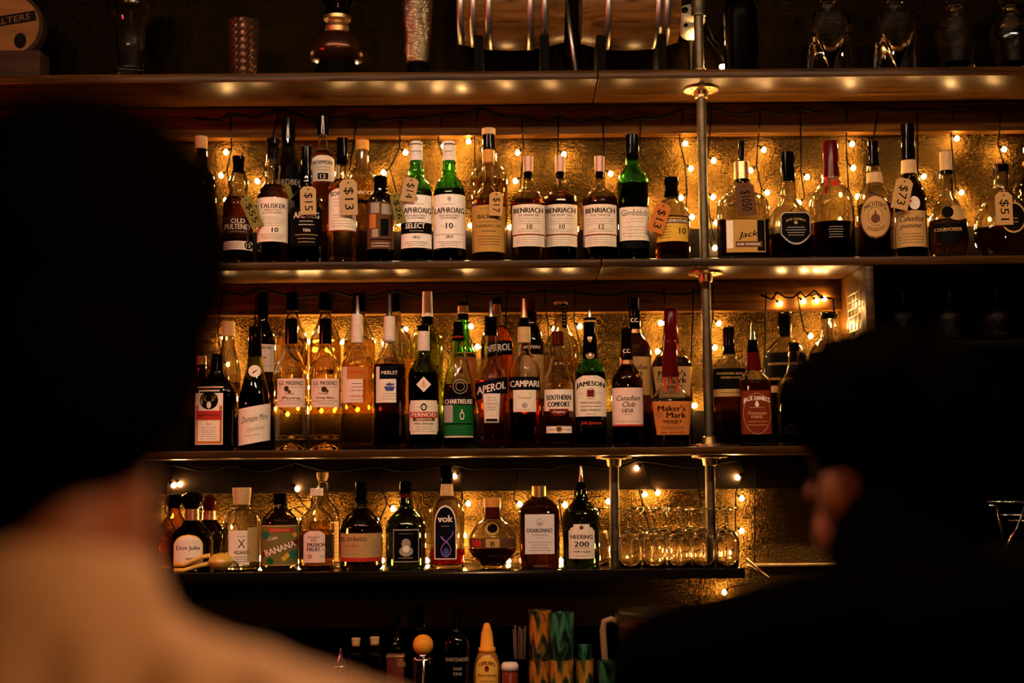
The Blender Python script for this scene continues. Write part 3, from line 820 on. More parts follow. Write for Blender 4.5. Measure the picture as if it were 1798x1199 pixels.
def benr(label, cx, Y, sub, num, liq):
    return bottle(label, cx, Y, 1, [(314, 8), (326, 8.5), (333, 12), (341, 24), (353, 30.5), (366, 31.2), (455, 31)], 'clear', liq,
        [cap(275, 302, 9.2, 8.6, 'pinkgrey'), cap(302, 315, 7.5, 7, 'black', 'stopper')],
        [L(364, 416, 28.5, 'cream', [T('BENRIACH', 374.5, 9, 50, TXT, b=.03), T(sub, 383, 4, 36, 'brown'), F(387, 400, 3, 24), T('10' if num == 10 else '12', 403, 8, 9, TXT, 2, b=.02), F(406, 413, 2, 24)]),
         L(415.5, 418, 27.5, 'darkred'), L(418, 437, 27.5, 'cream', [F(420, 435, 4, 23)])])
benr('first of three matching domed bottles with cream labels, numbered 10, nearest the tan label', 928, FR, 'THE ORIGINAL TEN', 10, (352, 'whisky'))
benr('second of three matching domed bottles, its label tucked behind its neighbour', 985, 3.745, 'THE SMOKY TEN', 10, (347, 'dark'))
benr('third of the matching domed bottles with cream labels, numbered 12, beside the green one', 1054, FR, 'THE TWELVE', 12, (350, 'dark'))
bottle('green three sided bottle with tall black cap and cream label', 1112, FR, 1,
    [(270, 12), (292, 12.5), (300, 18), (312, 25), (325, 27), (455, 26.5)], 'green', (324, 'dark'), [cap(237, 282, 11.5, 12, 'black')],
    [L(368, 427, 25.5, 'cream', [T('Glenfiddich', 378, 11, 44, TXT, b=0), F(386, 396, 2, 20), R(-11, -6, 382, 424, 'pink'), F(400, 422, 4, 21)]), L(426, 440, 26, 'black')], sq=2.6)
bottle('short round bottle with black cork and bright yellow label', 1180, FR, 1,
    [(336, 13), (349, 13.5), (356, 19), (368, 27), (384, 31), (455, 31)], 'clear', (383, 'whisky'), [cap(312, 325, 13, 13, 'black'), cap(325, 348, 11, 11, 'black', 'stopper')],
    [L(386, 428, 27.5, 'yellow', [R(-14, 27, 388, 397, 'brown'), T('GLENROTHES', 392.5, 5, 39, 'cream', 7), F(400, 424, 5, 13, 'brown', -12), T('10', 410, 11, 11, 'black', 18)])])
bottle('wide square shouldered clear bottle with amber neck band and thin dark stopper', 1304, FR, 1,
    [(284, 12), (322, 13), (334, 17), (345, 34), (358, 43), (372, 44.5), (455, 44)], 'clear', (389, 'dark'),
    [cap(248, 286, 5, 5, 'black', 'stopper'), ('neck_band', [(285, 13), (316, 13.6)], 'copper'), ('neck_ring', [(315, 13.8), (321, 14)], 'black')],
    [L(352, 384, 36, None, [T('GENTLEMAN', 364, 6, 60, 'black')]), L(390, 447, 34, 'gold', [R(-33, -22, 392, 440, 'cream'), R(20, 33, 391, 445, 'black'), T('Jack', 417, 13, 36, 'black', 4, sh=.3, rot=.12), R(-18, 28, 428, 438, 'brown'), T('RARE TENNESSEE', 433, 4, 40, 'cream', 5)])], sq=5, dep=0.62)
bottle('squat square decanter style bottle with black stopper and black shield label', 1386, FR, 1,
    [(318, 12.5), (346, 13), (353, 15), (366, 24), (384, 35), (394, 36), (455, 35)], 'clear', (414, 'dark'), [cap(268, 320, 12.5, 12.5, 'black')],
    [L(377, 434, 26, 'grey', shape='shield', x=5), L(379, 431, 24.5, 'black', [T("JACK DANIEL'S", 390, 5, 34, 'tan', 5, arc=0.012), C(5, 396, 3, 'tan'), F(402, 420, 4, 18, 'grey', 5)], shape='shield', x=5)], sq=5, dep=0.85, name='whisky_bottle')
bottle('broad clear bottle with dripping dark red wax top and red seal', 1461, FR, 1,
    [(296, 14), (318, 15), (327, 22), (338, 32), (352, 37.5), (366, 38.5), (455, 38)], 'clear', (393, 'dark'),
    [('wax_cap', [(248, 12), (262, 13.5), (290, 14.5), (312, 15.8)], 'red')],
    [L(300, 340, 30, None, [R(-11, -6, 296, 346, 'red'), R(8, 11, 296, 320, 'red')]), L(319, 332, 8, 'red', shape='oval', x=7), L(398, 432, 26, None, [F(402, 424, 5, 15, 'dim', 6)])])
bottle('clear bottle with oval tan label and circular lettering, beside the red wax bottle', 1537, FR, 1,
    [(288, 11), (306, 12.5), (322, 14), (332, 22), (345, 29), (360, 31), (455, 31)], 'clear', (360, 'dark'), [cap(248, 292, 9, 9, 'black'), ('neck_wrap', [(304, 13.1), (324, 14.4)], 'tan')],
    [L(346, 424, 26, 'brown', shape='oval'), L(349, 421, 24.5, 'tan', [T("MICHTER'S", 363, 9, 36, 'darkbrown', arc=0.022), O(0, 385, 13, 0.8, 'brown', 17), C(0, 389, 8, 'brown'), G_([(-4, 389), (4, 389), (0, 372)], 'brown'), T('STRAIGHT', 408, 7, 30, 'brown', arc=-0.022)], shape='oval')])
bottle('tall dark bottle with long black cap, script lettering on tan label and tilted tag', 1598, 3.70, 1,
    [(280, 12), (306, 13), (318, 18), (338, 25), (352, 28), (455, 27.5)], 'dark', None, [cap(218, 284, 11.5, 12, 'black'), ('neck_wrap', [(282, 12.6), (306, 13.4)], 'tan')],
    [L(374, 437, 28, 'tan', [T('Calvados', 388, 10, 40, 'darkbrown', 2, sh=.3), T('pomme', 403, 9, 36, 'darkbrown', 0, sh=.35), F(412, 432, 4, 22, 'brown')]), L(350, 373, 9, 'cream', [C(1, 358, 2.5, 'red')], shape='oval', x=8)], solid=True)
bottle('teardrop cognac bottle with narrow brass topped neck and dark crescent label', 1664, FR, 1,
    [(300, 11), (330, 11.5), (344, 13), (358, 20), (378, 28), (400, 33.5), (425, 34.5), (455, 30)], 'clear', (388, 'whisky'), [cap(267, 300, 10.5, 10.5, 'tan'), ('neck_ring', [(300, 11.4), (307, 11.6)], 'black')],
    [L(364, 392, 16, 'tan', [C(0, 377, 10, 'black', 11)], shape='oval', x=16), L(397, 436, 28, 'black', [T('COURVOISIER', 408, 6, 46, 'tan', arc=-0.001)], x=4, shape='cup')], name='cognac_bottle')
bottle('wide faceted cognac bottle with round dark medallion, at the edge of the frame', 1761, FR, 1,
    [(300, 13), (331, 14), (340, 20), (358, 34), (385, 47), (410, 50), (455, 40)], 'clear', (400, 'whisky'), [cap(290, 303, 14, 12, 'black', 'stopper')],
    [L(358, 414, 21, 'gold', shape='oval', x=17), L(361, 411, 18.5, 'black', [F(385, 398, 2, 10, 'tan', 17)], shape='oval', x=17)], dep=0.55, name='cognac_bottle')
bottle('dark bottle cut off by the picture edge behind the faceted cognac', 1812, 3.815, 1,
    [(255, 11), (298, 13), (312, 18), (335, 28), (455, 29)], 'dkgreen', None, [cap(238, 265, 11, 11, 'black'), ('neck_ring', [(284, 13), (290, 13.5)], 'gold')], solid=True)
bottle('brown bottle half hidden by the dark hair of the near person', 352, BK, 1,
    [(255, 10), (290, 12), (310, 22), (326, 27), (455, 27)], 'brown', None, [cap(240, 262, 11, 11, 'cork')], solid=True)
# handwritten tags on the second shelf
price_tag('yellowed tag reading 55 leaning on the swollen neck bottle', 441, 372, 22, 58, 3.645, 0.42, '$55', 'olive', (420, 345))
price_tag('blank yellowed tag behind the shoulder of the large cream label bottle', 504, 348, 22, 52, 3.725, 0.25, None, 'olive', (484, 316))
price_tag('beige tag reading 15 on the black label bottle', 541, 352, 28, 50, 3.636, 0.02, '$15', 'kraft', (538, 322))
price_tag('large beige tag reading 13 on the red edged label bottle', 612, 346, 31, 64, 3.642, 0.03, '$13', 'kraft', (603, 306))
price_tag('yellowed tag reading 26 leaning between brown and green bottles', 698, 366, 18, 56, 3.645, 0.22, '$26', 'olive', (680, 338))
price_tag('beige tag reading 14 tilted on the green SELECT bottle', 719, 333, 26, 43, 3.642, -0.2, '$14', 'kraft', (731, 308))
price_tag('curled tan tag reading 17 on the tan label bottle', 871, 358, 24, 42, 3.626, -0.05, '$17', 'tan', (861, 326))
price_tag('orange brown tag by the short round yellow label bottle', 1158, 382, 28, 54, 3.640, -0.35, '$13', 'orange', (1176, 350))
price_tag('brown tag reading 1050 on the wide square shouldered bottle', 1309, 350, 34, 58, 3.640, 0.08, '$1050', 'brown', (1303, 318))
price_tag('tan tag reading 73 tilted on the tall dark script bottle', 1584, 340, 30, 56, 3.640, -0.24, '$73', 'tan', (1598, 308))
price_tag('tan tag on the faceted cognac bottle with round medallion', 1763, 366, 30, 58, 3.640, 0.0, '$51', 'tan', (1762, 332))

# ------------------------------------------------------------------ third shelf (row 2)
bottle('dark red bottle peeking out beyond the square herbal liqueur', 352, BK, 2, [(640, 9), (665, 10), (690, 18), (705, 20), (788, 20)], 'brown', None, [cap(625, 650, 9, 9, 'copper')], solid=True, name='liqueur_bottle')
bottle('clear bottle in the back row by the near head, faint label', 400, BK, 2, [(585, 10), (610, 12), (640, 20), (660, 22), (788, 22)], 'clear', (672, 'pale'), [cap(565, 590, 11, 11, 'cork')], name='liqueur_bottle')
bottle('square dark green liqueur bottle with stag emblem on an orange framed label', 380, FR, 2,
    [(640, 11), (652, 12), (662, 17), (675, 28), (692, 35), (788, 34)], 'dkgreen', None, [cap(622, 650, 10.5, 10.5, 'black')],
    [L(680, 781, 24.5, 'cream', [R(-31.2, 15.2, 681.5, 779.5, 'orange'), R(-26, 10, 686, 722, 'cream'), C(-8, 704, 16, 'black'), C(-8, 712, 4, 'cream', 6), W([(-10, 708), (-15, 703), (-19, 696), (-17, 691)], 1.6, 'olive'), W([(-6, 708), (-1, 703), (3, 696), (1, 691)], 1.6, 'olive'), W([(-15, 703), (-13, 695)], 1.3, 'olive'), W([(-1, 703), (-3, 695)], 1.3, 'olive'), W([(-18, 698), (-21, 700)], 1.2, 'olive'), W([(2, 698), (5, 700)], 1.2, 'olive'), G_([(-12, 706), (-20, 703), (-13, 702)], 'olive'), G_([(-4, 706), (4, 703), (-3, 702)], 'olive'),
        R(-31, 15, 722, 737, 'red'), T('J\u00e4germeister', 730, 7, 40, 'darkbrown', -8), R(-27, 11, 739, 775, 'cream'), T('56', 745, 4, 8, 'red', -8), F(749, 773, 6, 16, 'dim', -8)], x=-8)], sq=6, dep=0.7, solid=True, name='liqueur_bottle', rz=0.0)
bottle('champagne shaped bottle with round neck seal and tilted cream script label', 447, FR, 2,
    [(622, 12), (640, 14), (665, 19), (692, 25.5), (715, 28.5), (788, 27)], 'olive', (668, 'dark'), [('foil', [(574, 12), (580, 11), (600, 11.5), (626, 12.6)], 'black')],
    [L(642, 663, 11, 'cream', [G_([(-5, 655), (5, 649), (3, 652), (-3, 657)], 'black')], shape='oval'), L(714, 778, 27.5, 'cream', [T('Domaine Mire', 735, 11, 44, 'black', 0, sh=.35, b=0), T('Framboise', 753, 7, 30, 'dim', 2, sh=.3, b=0), F(760, 768, 1, 16, 'dim', -3)], tilt=0.18)], name='wine_bottle')
bottle('tall dark wine bottle in the back row with white rectangular label', 461, BK, 2,
    [(540, 9.5), (562, 10), (575, 15), (590, 21), (604, 22), (788, 22)], 'dark', None, [('capsule', [(513, 10), (553, 10)], 'black')],
    [L(606, 654, 20, 'cream', [T('VIGNERONS', 612, 5, 30, 'black'), T('Noir', 629, 5, 14, 'black', sh=.3), F(640, 648, 1, 14)])], solid=True, name='wine_bottle')
def tallback(label, cx, y0, liq, txt):
    return bottle(label, cx, BK, 2, [(y0 + 28, 9), (552, 10), (570, 16), (588, 24), (602, 27.5), (788, 27.5)], 'clear', liq, [cap(y0, y0 + 33, 11, 11, 'black')],
        [L(605, 622, 24, None, [T(txt, 612, 6, 38, 'black'), R(-22, 22, 618, 618.6, 'brown')])], name='liqueur_bottle')
tallback('backmost pale bottle behind the pear brandy bottle, black cap high up', 513, 513, (596, 'pale'), 'G.E. MASSENEZ')
tallback('backmost pale bottle holding a red pourer, behind the second brandy bottle', 571, 513, (596, 'gold'), 'G.E. MASSENEZ')
tallback('backmost pale bottle behind the orange label bottle', 631, 515, (598, 'pale'), 'MASSENEZ')
def eau(label, cx, lines, blot):
    its = [T('G.E. MASSENEZ', 674, 7, 42, 'black'), R(-21, 21, 681, 681.6, 'brown')] + blot + [T(lines[0], 692, 4, 16, 'brown', -3), T(lines[1], 700, 5, 32, 'black', 0, sh=.2), R(-21, 21, 705, 705.6, 'brown'), F(707, 712, 1, 18)]
    return bottle(label, cx, FR, 2, [(596, 10.5), (606, 11), (622, 16), (640, 24), (656, 28), (788, 28)], 'clear', (700, 'clear'), [cap(560, 604, 11, 11, 'black')],
        [L(666, 716, 24, 'pink', its)], name='brandy_bottle', punt=0.022)
eau('clear fruit brandy bottle with black cap, pink label and pear drawing', 511, ('Creme', 'Poire'), [C(-8, 684, 4, 'darkbrown', 5), C(-3, 689, 3, 'brown')])
eau('clear fruit brandy bottle with black cap, pink label and berry drawing', 571, ('Creme', 'Coing Blanc'), [C(-2, 685, 5, 'darkbrown'), C(3, 688, 3, 'brown')])
bottle('clear bottle with pale capsule, metal pourer and orange over cream label', 627, FR, 2,
    [(590, 10), (603, 10.5), (615, 15), (630, 24), (645, 27.5), (788, 27.5)], 'clear', (640, 'pale'), [('capsule', [(552, 10), (602, 10.6)], 'cream'), spout(519, 553, 6)],
    [L(645, 708, 18, 'pink', [R(-17.9, 17.9, 645, 667, 'orange'), T('VEDRENNE', 655, 5, 26, 'red'), F(672, 690, 3, 12, 'brown'), T('LIQUEUR', 697, 4, 24, 'red'), F(700, 706, 1, 14)], x=-8)], name='liqueur_bottle')
bottle('dark filled bottle with pale capsule, pourer and blue ship under a black name band', 684, FR, 2,
    [(592, 10.5), (604, 11), (616, 15), (630, 24), (645, 28), (788, 28)], 'clear', (640, 'dark'), [('capsule', [(556, 10), (602, 10.8)], 'cream'), spout(518, 557, 6)],
    [L(645, 708, 17.5, 'cream', [R(-17.4, 17.4, 645, 667, 'navy'), T('MERLET', 656, 6, 28, 'cream'), G_([(-10, 680), (10, 680), (6, 688), (-6, 688)], 'blue'), G_([(-5, 679), (0, 672), (4, 679)], 'blue'), R(-6, 8, 675, 678, 'blue'), F(690, 704, 3, 14, 'dim')], x=-6)], name='liqueur_bottle')
bottle('round shouldered pale bottle with thin neck in the back row', 697, BK, 2,
    [(545, 7), (572, 8), (582, 18), (592, 24), (606, 26.5), (788, 26.5)], 'clear', (630, 'pale'), [cap(515, 548, 8, 9, 'black')], name='liqueur_bottle')
bottle('yellow green round shouldered bottle with cream capsule in the back row', 751, BK, 2,
    [(562, 9.5), (572, 11), (582, 20), (594, 26), (608, 27), (788, 27)], 'lime', (640, 'green'), [('capsule', [(512, 8.5), (556, 9.5)], 'cream'), ('collar', [(556, 9.8), (570, 10.6)], 'black')], name='liqueur_bottle')
bottle('dark absinthe bottle with cream diamond sticker and red banded label', 744, FR, 2,
    [(604, 10.5), (618, 11), (632, 16), (645, 23), (662, 27), (788, 26.5)], 'olive', (655, 'dark'), [cap(571, 582, 10.5, 10.5, 'black'), ('capsule', [(581, 10.3), (616, 11.2)], 'cream')],
    [L(663, 690, 13, 'cream', [R(-1, 1, 669, 682, 'tan'), O(0, 678, 4, 1, 'tan')], shape='diamond'), L(704, 763, 25, 'cream', [O(0, 716, 5.5, 2.2, 'black', 6.5), F(713, 718, 1, 14), R(-24, 24, 724, 734, 'red'), T('PERNOD', 729, 7, 42, 'cream', b=.03), R(-19, 19, 734, 740, 'brown'), T('ABSINTHE', 737, 4, 28, 'cream'), T('Aux Extraits', 744, 4, 34, 'black', sh=.3), F(748, 760, 3, 20)], shape='roundrect')], name='liqueur_bottle')
bottle('ribbed green tinted bottle with black collar lettering and bright green label', 805, FR, 2,
    [(585, 10), (600, 11.5), (620, 14), (645, 19), (665, 24), (680, 26), (788, 26)], 'ltgreen', (675, 'whisky'), [cap(565, 588, 8, 9.5, 'black'), ('collar', [(586, 10.4), (599, 12)], 'black')],
    [L(589, 597, 10.5, None, [T('CHARTREUSE', 593, 5, 20, 'red')]), L(662, 700, 18, None, [O(3, 680, 13, 1.2, 'dim'), O(3, 680, 8, 1.0, 'dim')]), L(697, 713, 26, 'navy', [T('CHARTREUSE', 706, 8, 48, 'cream', b=.03)]), L(712, 769, 25.8, 'green', [R(-25, -10, 712, 742, 'grey'), O(6, 731, 4, 1.2, 'cream', 7), R(5, 7, 720, 724, 'cream'), R(-24, 25, 744, 746, 'black'), F(748, 762, 2, 16, 'teal'), R(-24, 25, 766, 768.5, 'pink')])], name='liqueur_bottle')
bottle('slim green necked bottle with brass topped capsule in the back row', 814, BK, 2,
    [(560, 9), (600, 11), (614, 18), (626, 23), (788, 23)], 'green', (640, 'red'), [cap(531, 537, 9.5, 9.5, 'black'), ('capsule', [(537, 9.2), (551, 9.8)], 'tan'), ('collar', [(551, 9.6), (562, 10)], 'black')],
    [L(620, 700, 22, 'orange', [T('VERMOUTH', 632, 6, 34, 'red'), C(-4, 652, 6, 'darkred')])], name='liqueur_bottle')
bottle('red orange aperitif bottle in the back row showing part of a navy band', 873, BK, 2,
    [(548, 10), (565, 12), (580, 20), (596, 27), (612, 28.5), (788, 28)], 'clear', (572, 'orange'), [cap(523, 534, 9, 9, 'black'), cap(534, 552, 6, 8, 'copper', 'pourer')],
    [L(602, 627, 27, 'navy', [T('APEROL', 613, 12, 46, 'white', 2)], tilt=0.12)], name='aperitif_bottle')
bottle('orange aperitif bottle with slanted navy band and tapered cream panel', 863, 3.68, 2,
    [(586, 11.5), (600, 12), (628, 13), (640, 16), (655, 25), (670, 29), (700, 27), (740, 22), (760, 22), (788, 24)], 'clear', (668, 'orange'), [cap(557, 587, 11.3, 11.5, 'black'), ('collar', [(580, 11.9), (590, 12.2)], 'black'), spout(528, 558, 6, 'chrome')],
    [L(668, 697, 28.5, 'navy', [T('APEROL', 682, 13, 50, 'cream', b=.02)], tilt=0.22), L(692, 743, 16, 'grey', shape='taper'), L(693, 740, 14.5, 'cream', [F(697, 706, 2, 9), T('Aperol', 710, 5, 20, 'dim', sh=.3), F(714, 722, 2, 8), C(0, 730, 2.5, 'pink'), R(-10, 10, 736, 740, 'black')], shape='taper')], name='aperitif_bottle')
bottle('dark bottle with red cap standing behind the bitter aperitif', 934, BK, 2,
    [(544, 9), (568, 11), (584, 17), (600, 21), (612, 22), (788, 22)], 'dark', None, [cap(526, 546, 9, 9.5, 'darkred')],
    [L(606, 622, 22, None, [T('BITTERS', 611, 5, 30, 'cream')]), L(624, 700, 22, 'tan', [F(630, 660, 4, 18)])], solid=True, name='liqueur_bottle')
bottle('clear bitter aperitif bottle with tan neck, navy name band and cream panel', 921, FR, 2,
    [(572, 10.5), (590, 11), (618, 12), (628, 17), (640, 24), (655, 27.5), (788, 27)], 'clear', (700, 'red'), [cap(558, 575, 9, 10.8, 'black'), ('neck_wrap', [(574, 11.1), (602, 11.8)], 'tan'), spout(524, 559, 6, 'copper')],
    [L(663, 686, 27, 'navy', [T('CAMPARI', 675, 11, 50, 'cream', b=.04)]), L(686, 724, 20, 'cream', [T('Campari', 700, 6, 24, 'tan', sh=.3), O(0, 695, 12, .6, 'tan', 6), C(0, 713, 5, 'grey'), F(718, 723, 1, 12)])], name='aperitif_bottle')
bottle('clear open topped bottle with a dark neck strip in the back row', 986, BK, 2,
    [(531, 11.5), (575, 12), (588, 19), (602, 28), (616, 30), (788, 30)], 'clear', (630, 'pale'), [('lip', [(530, 12), (534, 12)], 'tan')],
    [L(533, 577, 4, 'black', [F(537, 573, 6, 2, 'tan', 6)], x=6), L(636, 700, 25, None, [T('BLEND', 640, 5, 30, 'tan'), T('WHISKEY', 650, 9, 46, 'darkbrown')])], name='whiskey_bottle')
bottle('fluted clear bottle with dark red cap, navy block lettering and red shield', 981, FR, 2,
    [(605, 10.5), (618, 12), (640, 16), (655, 20), (664, 26), (675, 28), (788, 27.5)], 'clear', (724, 'whisky'), [cap(582, 608, 10.5, 10.3, 'darkred')],
    [L(685, 722, 25, 'cream', [T('SOUTHERN', 699, 9, 42, 'navy', b=.05), T('COMFORT', 711, 9, 38, 'navy', b=.05)]), L(719, 731, 17, 'darkred', [T('Original', 724.5, 5, 22, 'cream', sh=.3)], shape='cup'), L(749, 761, 22, 'cream', [F(752, 758, 1, 20, 'brown'), C(0, 754, 6, 'tan'), C(0, 754, 4, 'brown')])], name='whiskey_bottle')
bottle('green whiskey bottle with black foil neck, small medallion and cream crest label', 1037, FR, 2,
    [(584, 11), (610, 11.5), (628, 13), (637, 19), (648, 25.5), (660, 27.5), (788, 27)], 'green', (655, 'dark'), [('capsule', [(558, 10.4), (590, 11.4), (630, 13.6)], 'black'), spout(544, 559, 5)],
    [L(563, 566, 10.8, 'gold'), L(592, 622, 4, 'cream', [R(-2.6, 2.6, 596, 618, 'tan')]), L(617, 631, 7.5, 'tan', [C(0, 624, 5, 'brown'), C(0, 624, 3, 'cream')], shape='oval'), L(661, 732, 26.8, 'cream', [T('JAMESON', 676, 11, 49, 'black', b=.04, arc=0.006), R(-6, 6, 686, 698, 'darkred'), O(0, 692, 8, .7, 'brown', 9), T('1780', 692, 2.5, 8, 'tan', -17), T('1780', 692, 2.5, 8, 'tan', 17), F(700, 704, 1, 9, 'tan'), T('TRIPLE DISTILLED', 708, 3.2, 36, 'brown'), F(712, 717, 1, 20, 'brown'), T('IRISH WHISKEY', 721, 3.4, 34, 'darkbrown'), F(726, 729, 1, 12)], shape='softarch'), L(738, 752, 24, 'black', [T('John Jameson', 744, 7, 36, 'red', sh=.35)])], name='whiskey_bottle')
def cclub(label, cx, Y, dy, full):
    d = [L(612 + dy, 624 + dy, 9, None, [T('C.C.', 617 + dy, 7, 13, 'cream', b=.03)])]
    its = [T('Canadian', 700 + dy, 9, 40, 'black', 1, sh=.3, b=.01), T('Club', 711 + dy, 9, 22, 'black', 2, sh=.3, b=.01), T('1858', 722 + dy, 7, 18, 'black'), F(727 + dy, 731 + dy, 1, 8), F(737 + dy, 744 + dy, 1, 22)]
    d.append(L(682 + dy, 749 + dy, 26.8, 'pink' if full else 'tan', its))
    if full: d.append(L(746, 749, 26.8, 'red'))
    return bottle(label, cx, Y, 2, [(630 + dy, 11), (640 + dy, 12), (650 + dy, 19), (662 + dy, 26), (676 + dy, 28), (788, 27.5)], 'brown', None if not full else None,
        [('capsule', [(577 + dy, 10), (580 + dy, 9.4), (633 + dy, 11)], 'black'), ('neck_ring', [(632 + dy, 11.4), (640 + dy, 12)], 'copper')], d, solid=True, name='whiskey_bottle')
cclub('dark whiskey bottle with black initialled cap and pinkish script label, in front', 1102, FR, 0, True)
cclub('dark whiskey bottle with black initialled cap set behind its twin', 1116, BK, -54, False)
def wax(label, cx, Y, pts, capp, lab, liq):
    return bottle(label, cx, Y, 2, pts, 'clear', liq, [('wax_cap', capp, 'red')], lab, sq=3.6, name='whiskey_bottle', dep=0.72 if Y > 3.7 else 0.85)
def mk(y, hw, col, dx=0): return L(y, y + 58, hw, col, [T("Maker's", y + 12, 10, 48, 'black', -2, b=.03), O(-23, y + 22, 6, .8, 'brown', 5), T('S IV', y + 22, 4, 7, 'brown', -23), T('Mark', y + 24, 10, 34, 'black', 6, b=.03), T('WHISKY', y + 35, 5.5, 34, 'black', -1, b=.03), F(y + 37, y + 41, 1, 14, 'brown'), F(y + 43, y + 49, 2, 22, 'brown'), T('750ML   45% ALC./VOL.', y + 54, 3, 44, 'brown')], x=dx, shape='taper')
wax('red wax topped bottle standing behind its twin in the back row', 1180, BK, [(590, 13.5), (612, 16), (625, 26), (640, 34), (652, 35), (788, 34)], [(542, 9.5), (548, 11.5), (580, 13), (604, 15.6)],
    [L(560, 640, 14, None, [R(-12, -8, 596, 618, 'red'), R(7, 11, 596, 625, 'red')]), mk(645, 35, 'tan')], (628, 'dark'))
wax('red wax dripped bottle with orange tan square label, in front of its twin', 1178, FR, [(650, 13), (672, 15), (684, 22), (698, 33), (710, 36.5), (788, 32)], [(597, 11), (603, 12), (640, 13.6), (662, 15.2)],
    [L(650, 710, 20, None, [R(-13, -9, 655, 688, 'red'), R(-3, 0, 655, 676, 'red'), R(8, 12, 655, 690, 'red')]), mk(706, 35, 'orange')], (700, 'pale'))
bottle('flat shouldered bourbon bottle with black label behind the last pipe', 1282, 3.76, 2,
    [(604, 10), (624, 11), (632, 19), (642, 28), (652, 31), (788, 31)], 'clear', (662, 'dark'), [cap(575, 607, 10.4, 10, 'black'), cap(607, 622, 8, 8, 'black', 'stopper')],
    [L(648, 691, 30, 'black', [T('DOUBLE OAKED', 664, 3.6, 36, 'tan'), T('WOODFORD RESERVE', 657, 4, 52, 'tan')]), L(684, 697, 30, 'tan', [F(687, 694, 1, 24, 'brown')])], sq=2.6, dep=0.7, name='bourbon_bottle')
bottle('square fire red label whiskey bottle with metal pourer', 1324, 3.67, 2,
    [(604, 9), (620, 11), (642, 13), (652, 15), (665, 24), (676, 27.5), (788, 28)], 'clear', (668, 'dark'), [('collar', [(597, 8.5), (619, 10.6)], 'black'), spout(564, 599, 5), ('neck_wrap', [(620, 11.5), (650, 14.6)], 'red')],
    [L(687, 763, 27, 'firered', [T("JACK DANIEL'S", 701, 10, 46, 'cream', arc=0.008, b=.02), C(0, 711, 3, 'cream', 4.5), G_([(-4, 713), (4, 713), (0, 703)], 'cream'), F(714, 719, 1, 18, 'tan'), T('Tennessee', 726, 6, 32, 'tan', sh=.2), T('FIRE', 733, 5, 20, 'tan', b=.03), F(738, 750, 2, 20, 'tan'), O(0, 727, 24, .7, 'tan', 36)])], sq=5, name='whiskey_bottle')
bottle('tall necked clear bourbon bottle with dark cork and black label, in the cubby', 1380, BK, 2,
    [(548, 12), (592, 12.5), (601, 20), (614, 32), (628, 36.5), (788, 36.5)], 'clear', (668, 'dark'), [cap(552, 592, 9.4, 9, 'black', 'stopper')],
    [L(620, 664, 36, 'black', [T('WOODFORD RESERVE', 640, 4.5, 60, 'tan')]), L(678, 690, 36, 'tan')], dep=0.7, name='bourbon_bottle')
bottle('tall necked clear bottle nearest the lit divider board, label hidden by hair', 1457, BK, 2,
    [(548, 12), (592, 12.5), (601, 20), (614, 31), (628, 35), (788, 35)], 'clear', (668, 'dark'), [cap(550, 560, 11, 11, 'black', 'stopper')],
    [L(620, 664, 34, 'black')], dep=0.7, name='bourbon_bottle')
bottle('square black label whiskey bottle half hidden by the dark haired man', 1396, FR, 2,
    [(614, 10), (640, 12), (652, 15), (668, 25), (680, 28.5), (788, 29)], 'clear', (676, 'dark'), [cap(602, 616, 10, 10, 'black')],
    [L(690, 764, 28, 'black', [T("JACK DANIEL'S", 702, 9, 46, 'dim', arc=0.008), F(712, 750, 5, 20, 'dim')])], sq=5, name='whiskey_bottle')

# ------------------------------------------------------------------ lowest shelf (row 3)
bottle('black necked bottle with round knob stopper and cream arched label, front of the row', 337, 3.685, 3,
    [(890, 11), (912, 12), (922, 20), (935, 32), (948, 37), (1001, 37)], 'dark', None, [('knob', [(864, 10), (870, 17.5), (880, 19), (890, 15), (894, 11.5)], 'black'), ('neck_wrap', [(893, 12), (913, 12.4)], 'copper')],
    [L(937, 990, 25, 'lemon', [], shape='arch', x=-6), L(939, 988, 23.5, 'cream', [T('Don Julio', 961, 9, 40, 'darkbrown', -6), R(-10, 10, 977, 981, 'dim')], shape='arch', x=-6)], solid=True, name='tequila_bottle')
bottle('dark copper necked bottle just behind the round knob stopper', 367, 3.80, 3,
    [(896, 11), (912, 12), (922, 20), (935, 28), (948, 31), (1001, 31)], 'dark', None, [('knob', [(872, 9), (880, 14), (890, 13), (896, 11)], 'darkred'), ('neck_wrap', [(896, 12), (912, 12.6)], 'copper')], solid=True, name='tequila_bottle')
bottle('clear bottle with dark round stopper at the near end of the lowest shelf', 306, BK, 3,
    [(888, 11), (902, 12), (915, 20), (930, 26), (1001, 26)], 'amber', (940, 'whisky'), [('knob', [(868, 9), (876, 15), (886, 14), (892, 11)], 'black')], name='tequila_bottle')
bottle('clear bottle with wooden stopper and crossed tools on a cream label', 424, FR, 3,
    [(884, 14), (893, 15), (899, 22), (908, 30), (920, 32.5), (1001, 32)], 'clear', (968, 'clear'), [('stopper', [(856, 16.5), (862, 16.5), (886, 14)], 'wood')],
    [L(930, 990, 18, 'cream', [T('X', 953, 15, 13, 'darkbrown', 0, b=0), F(938, 943, 1, 12), C(-8, 953, 1, 'dim'), C(8, 953, 1, 'dim'), T('VILLAGER', 968, 6, 26, 'darkbrown'), F(974, 986, 3, 13)], x=-4), L(925, 985, 10, 'tan', [F(930, 980, 8, 8, 'dim', 20)], x=20)], name='gin_bottle')
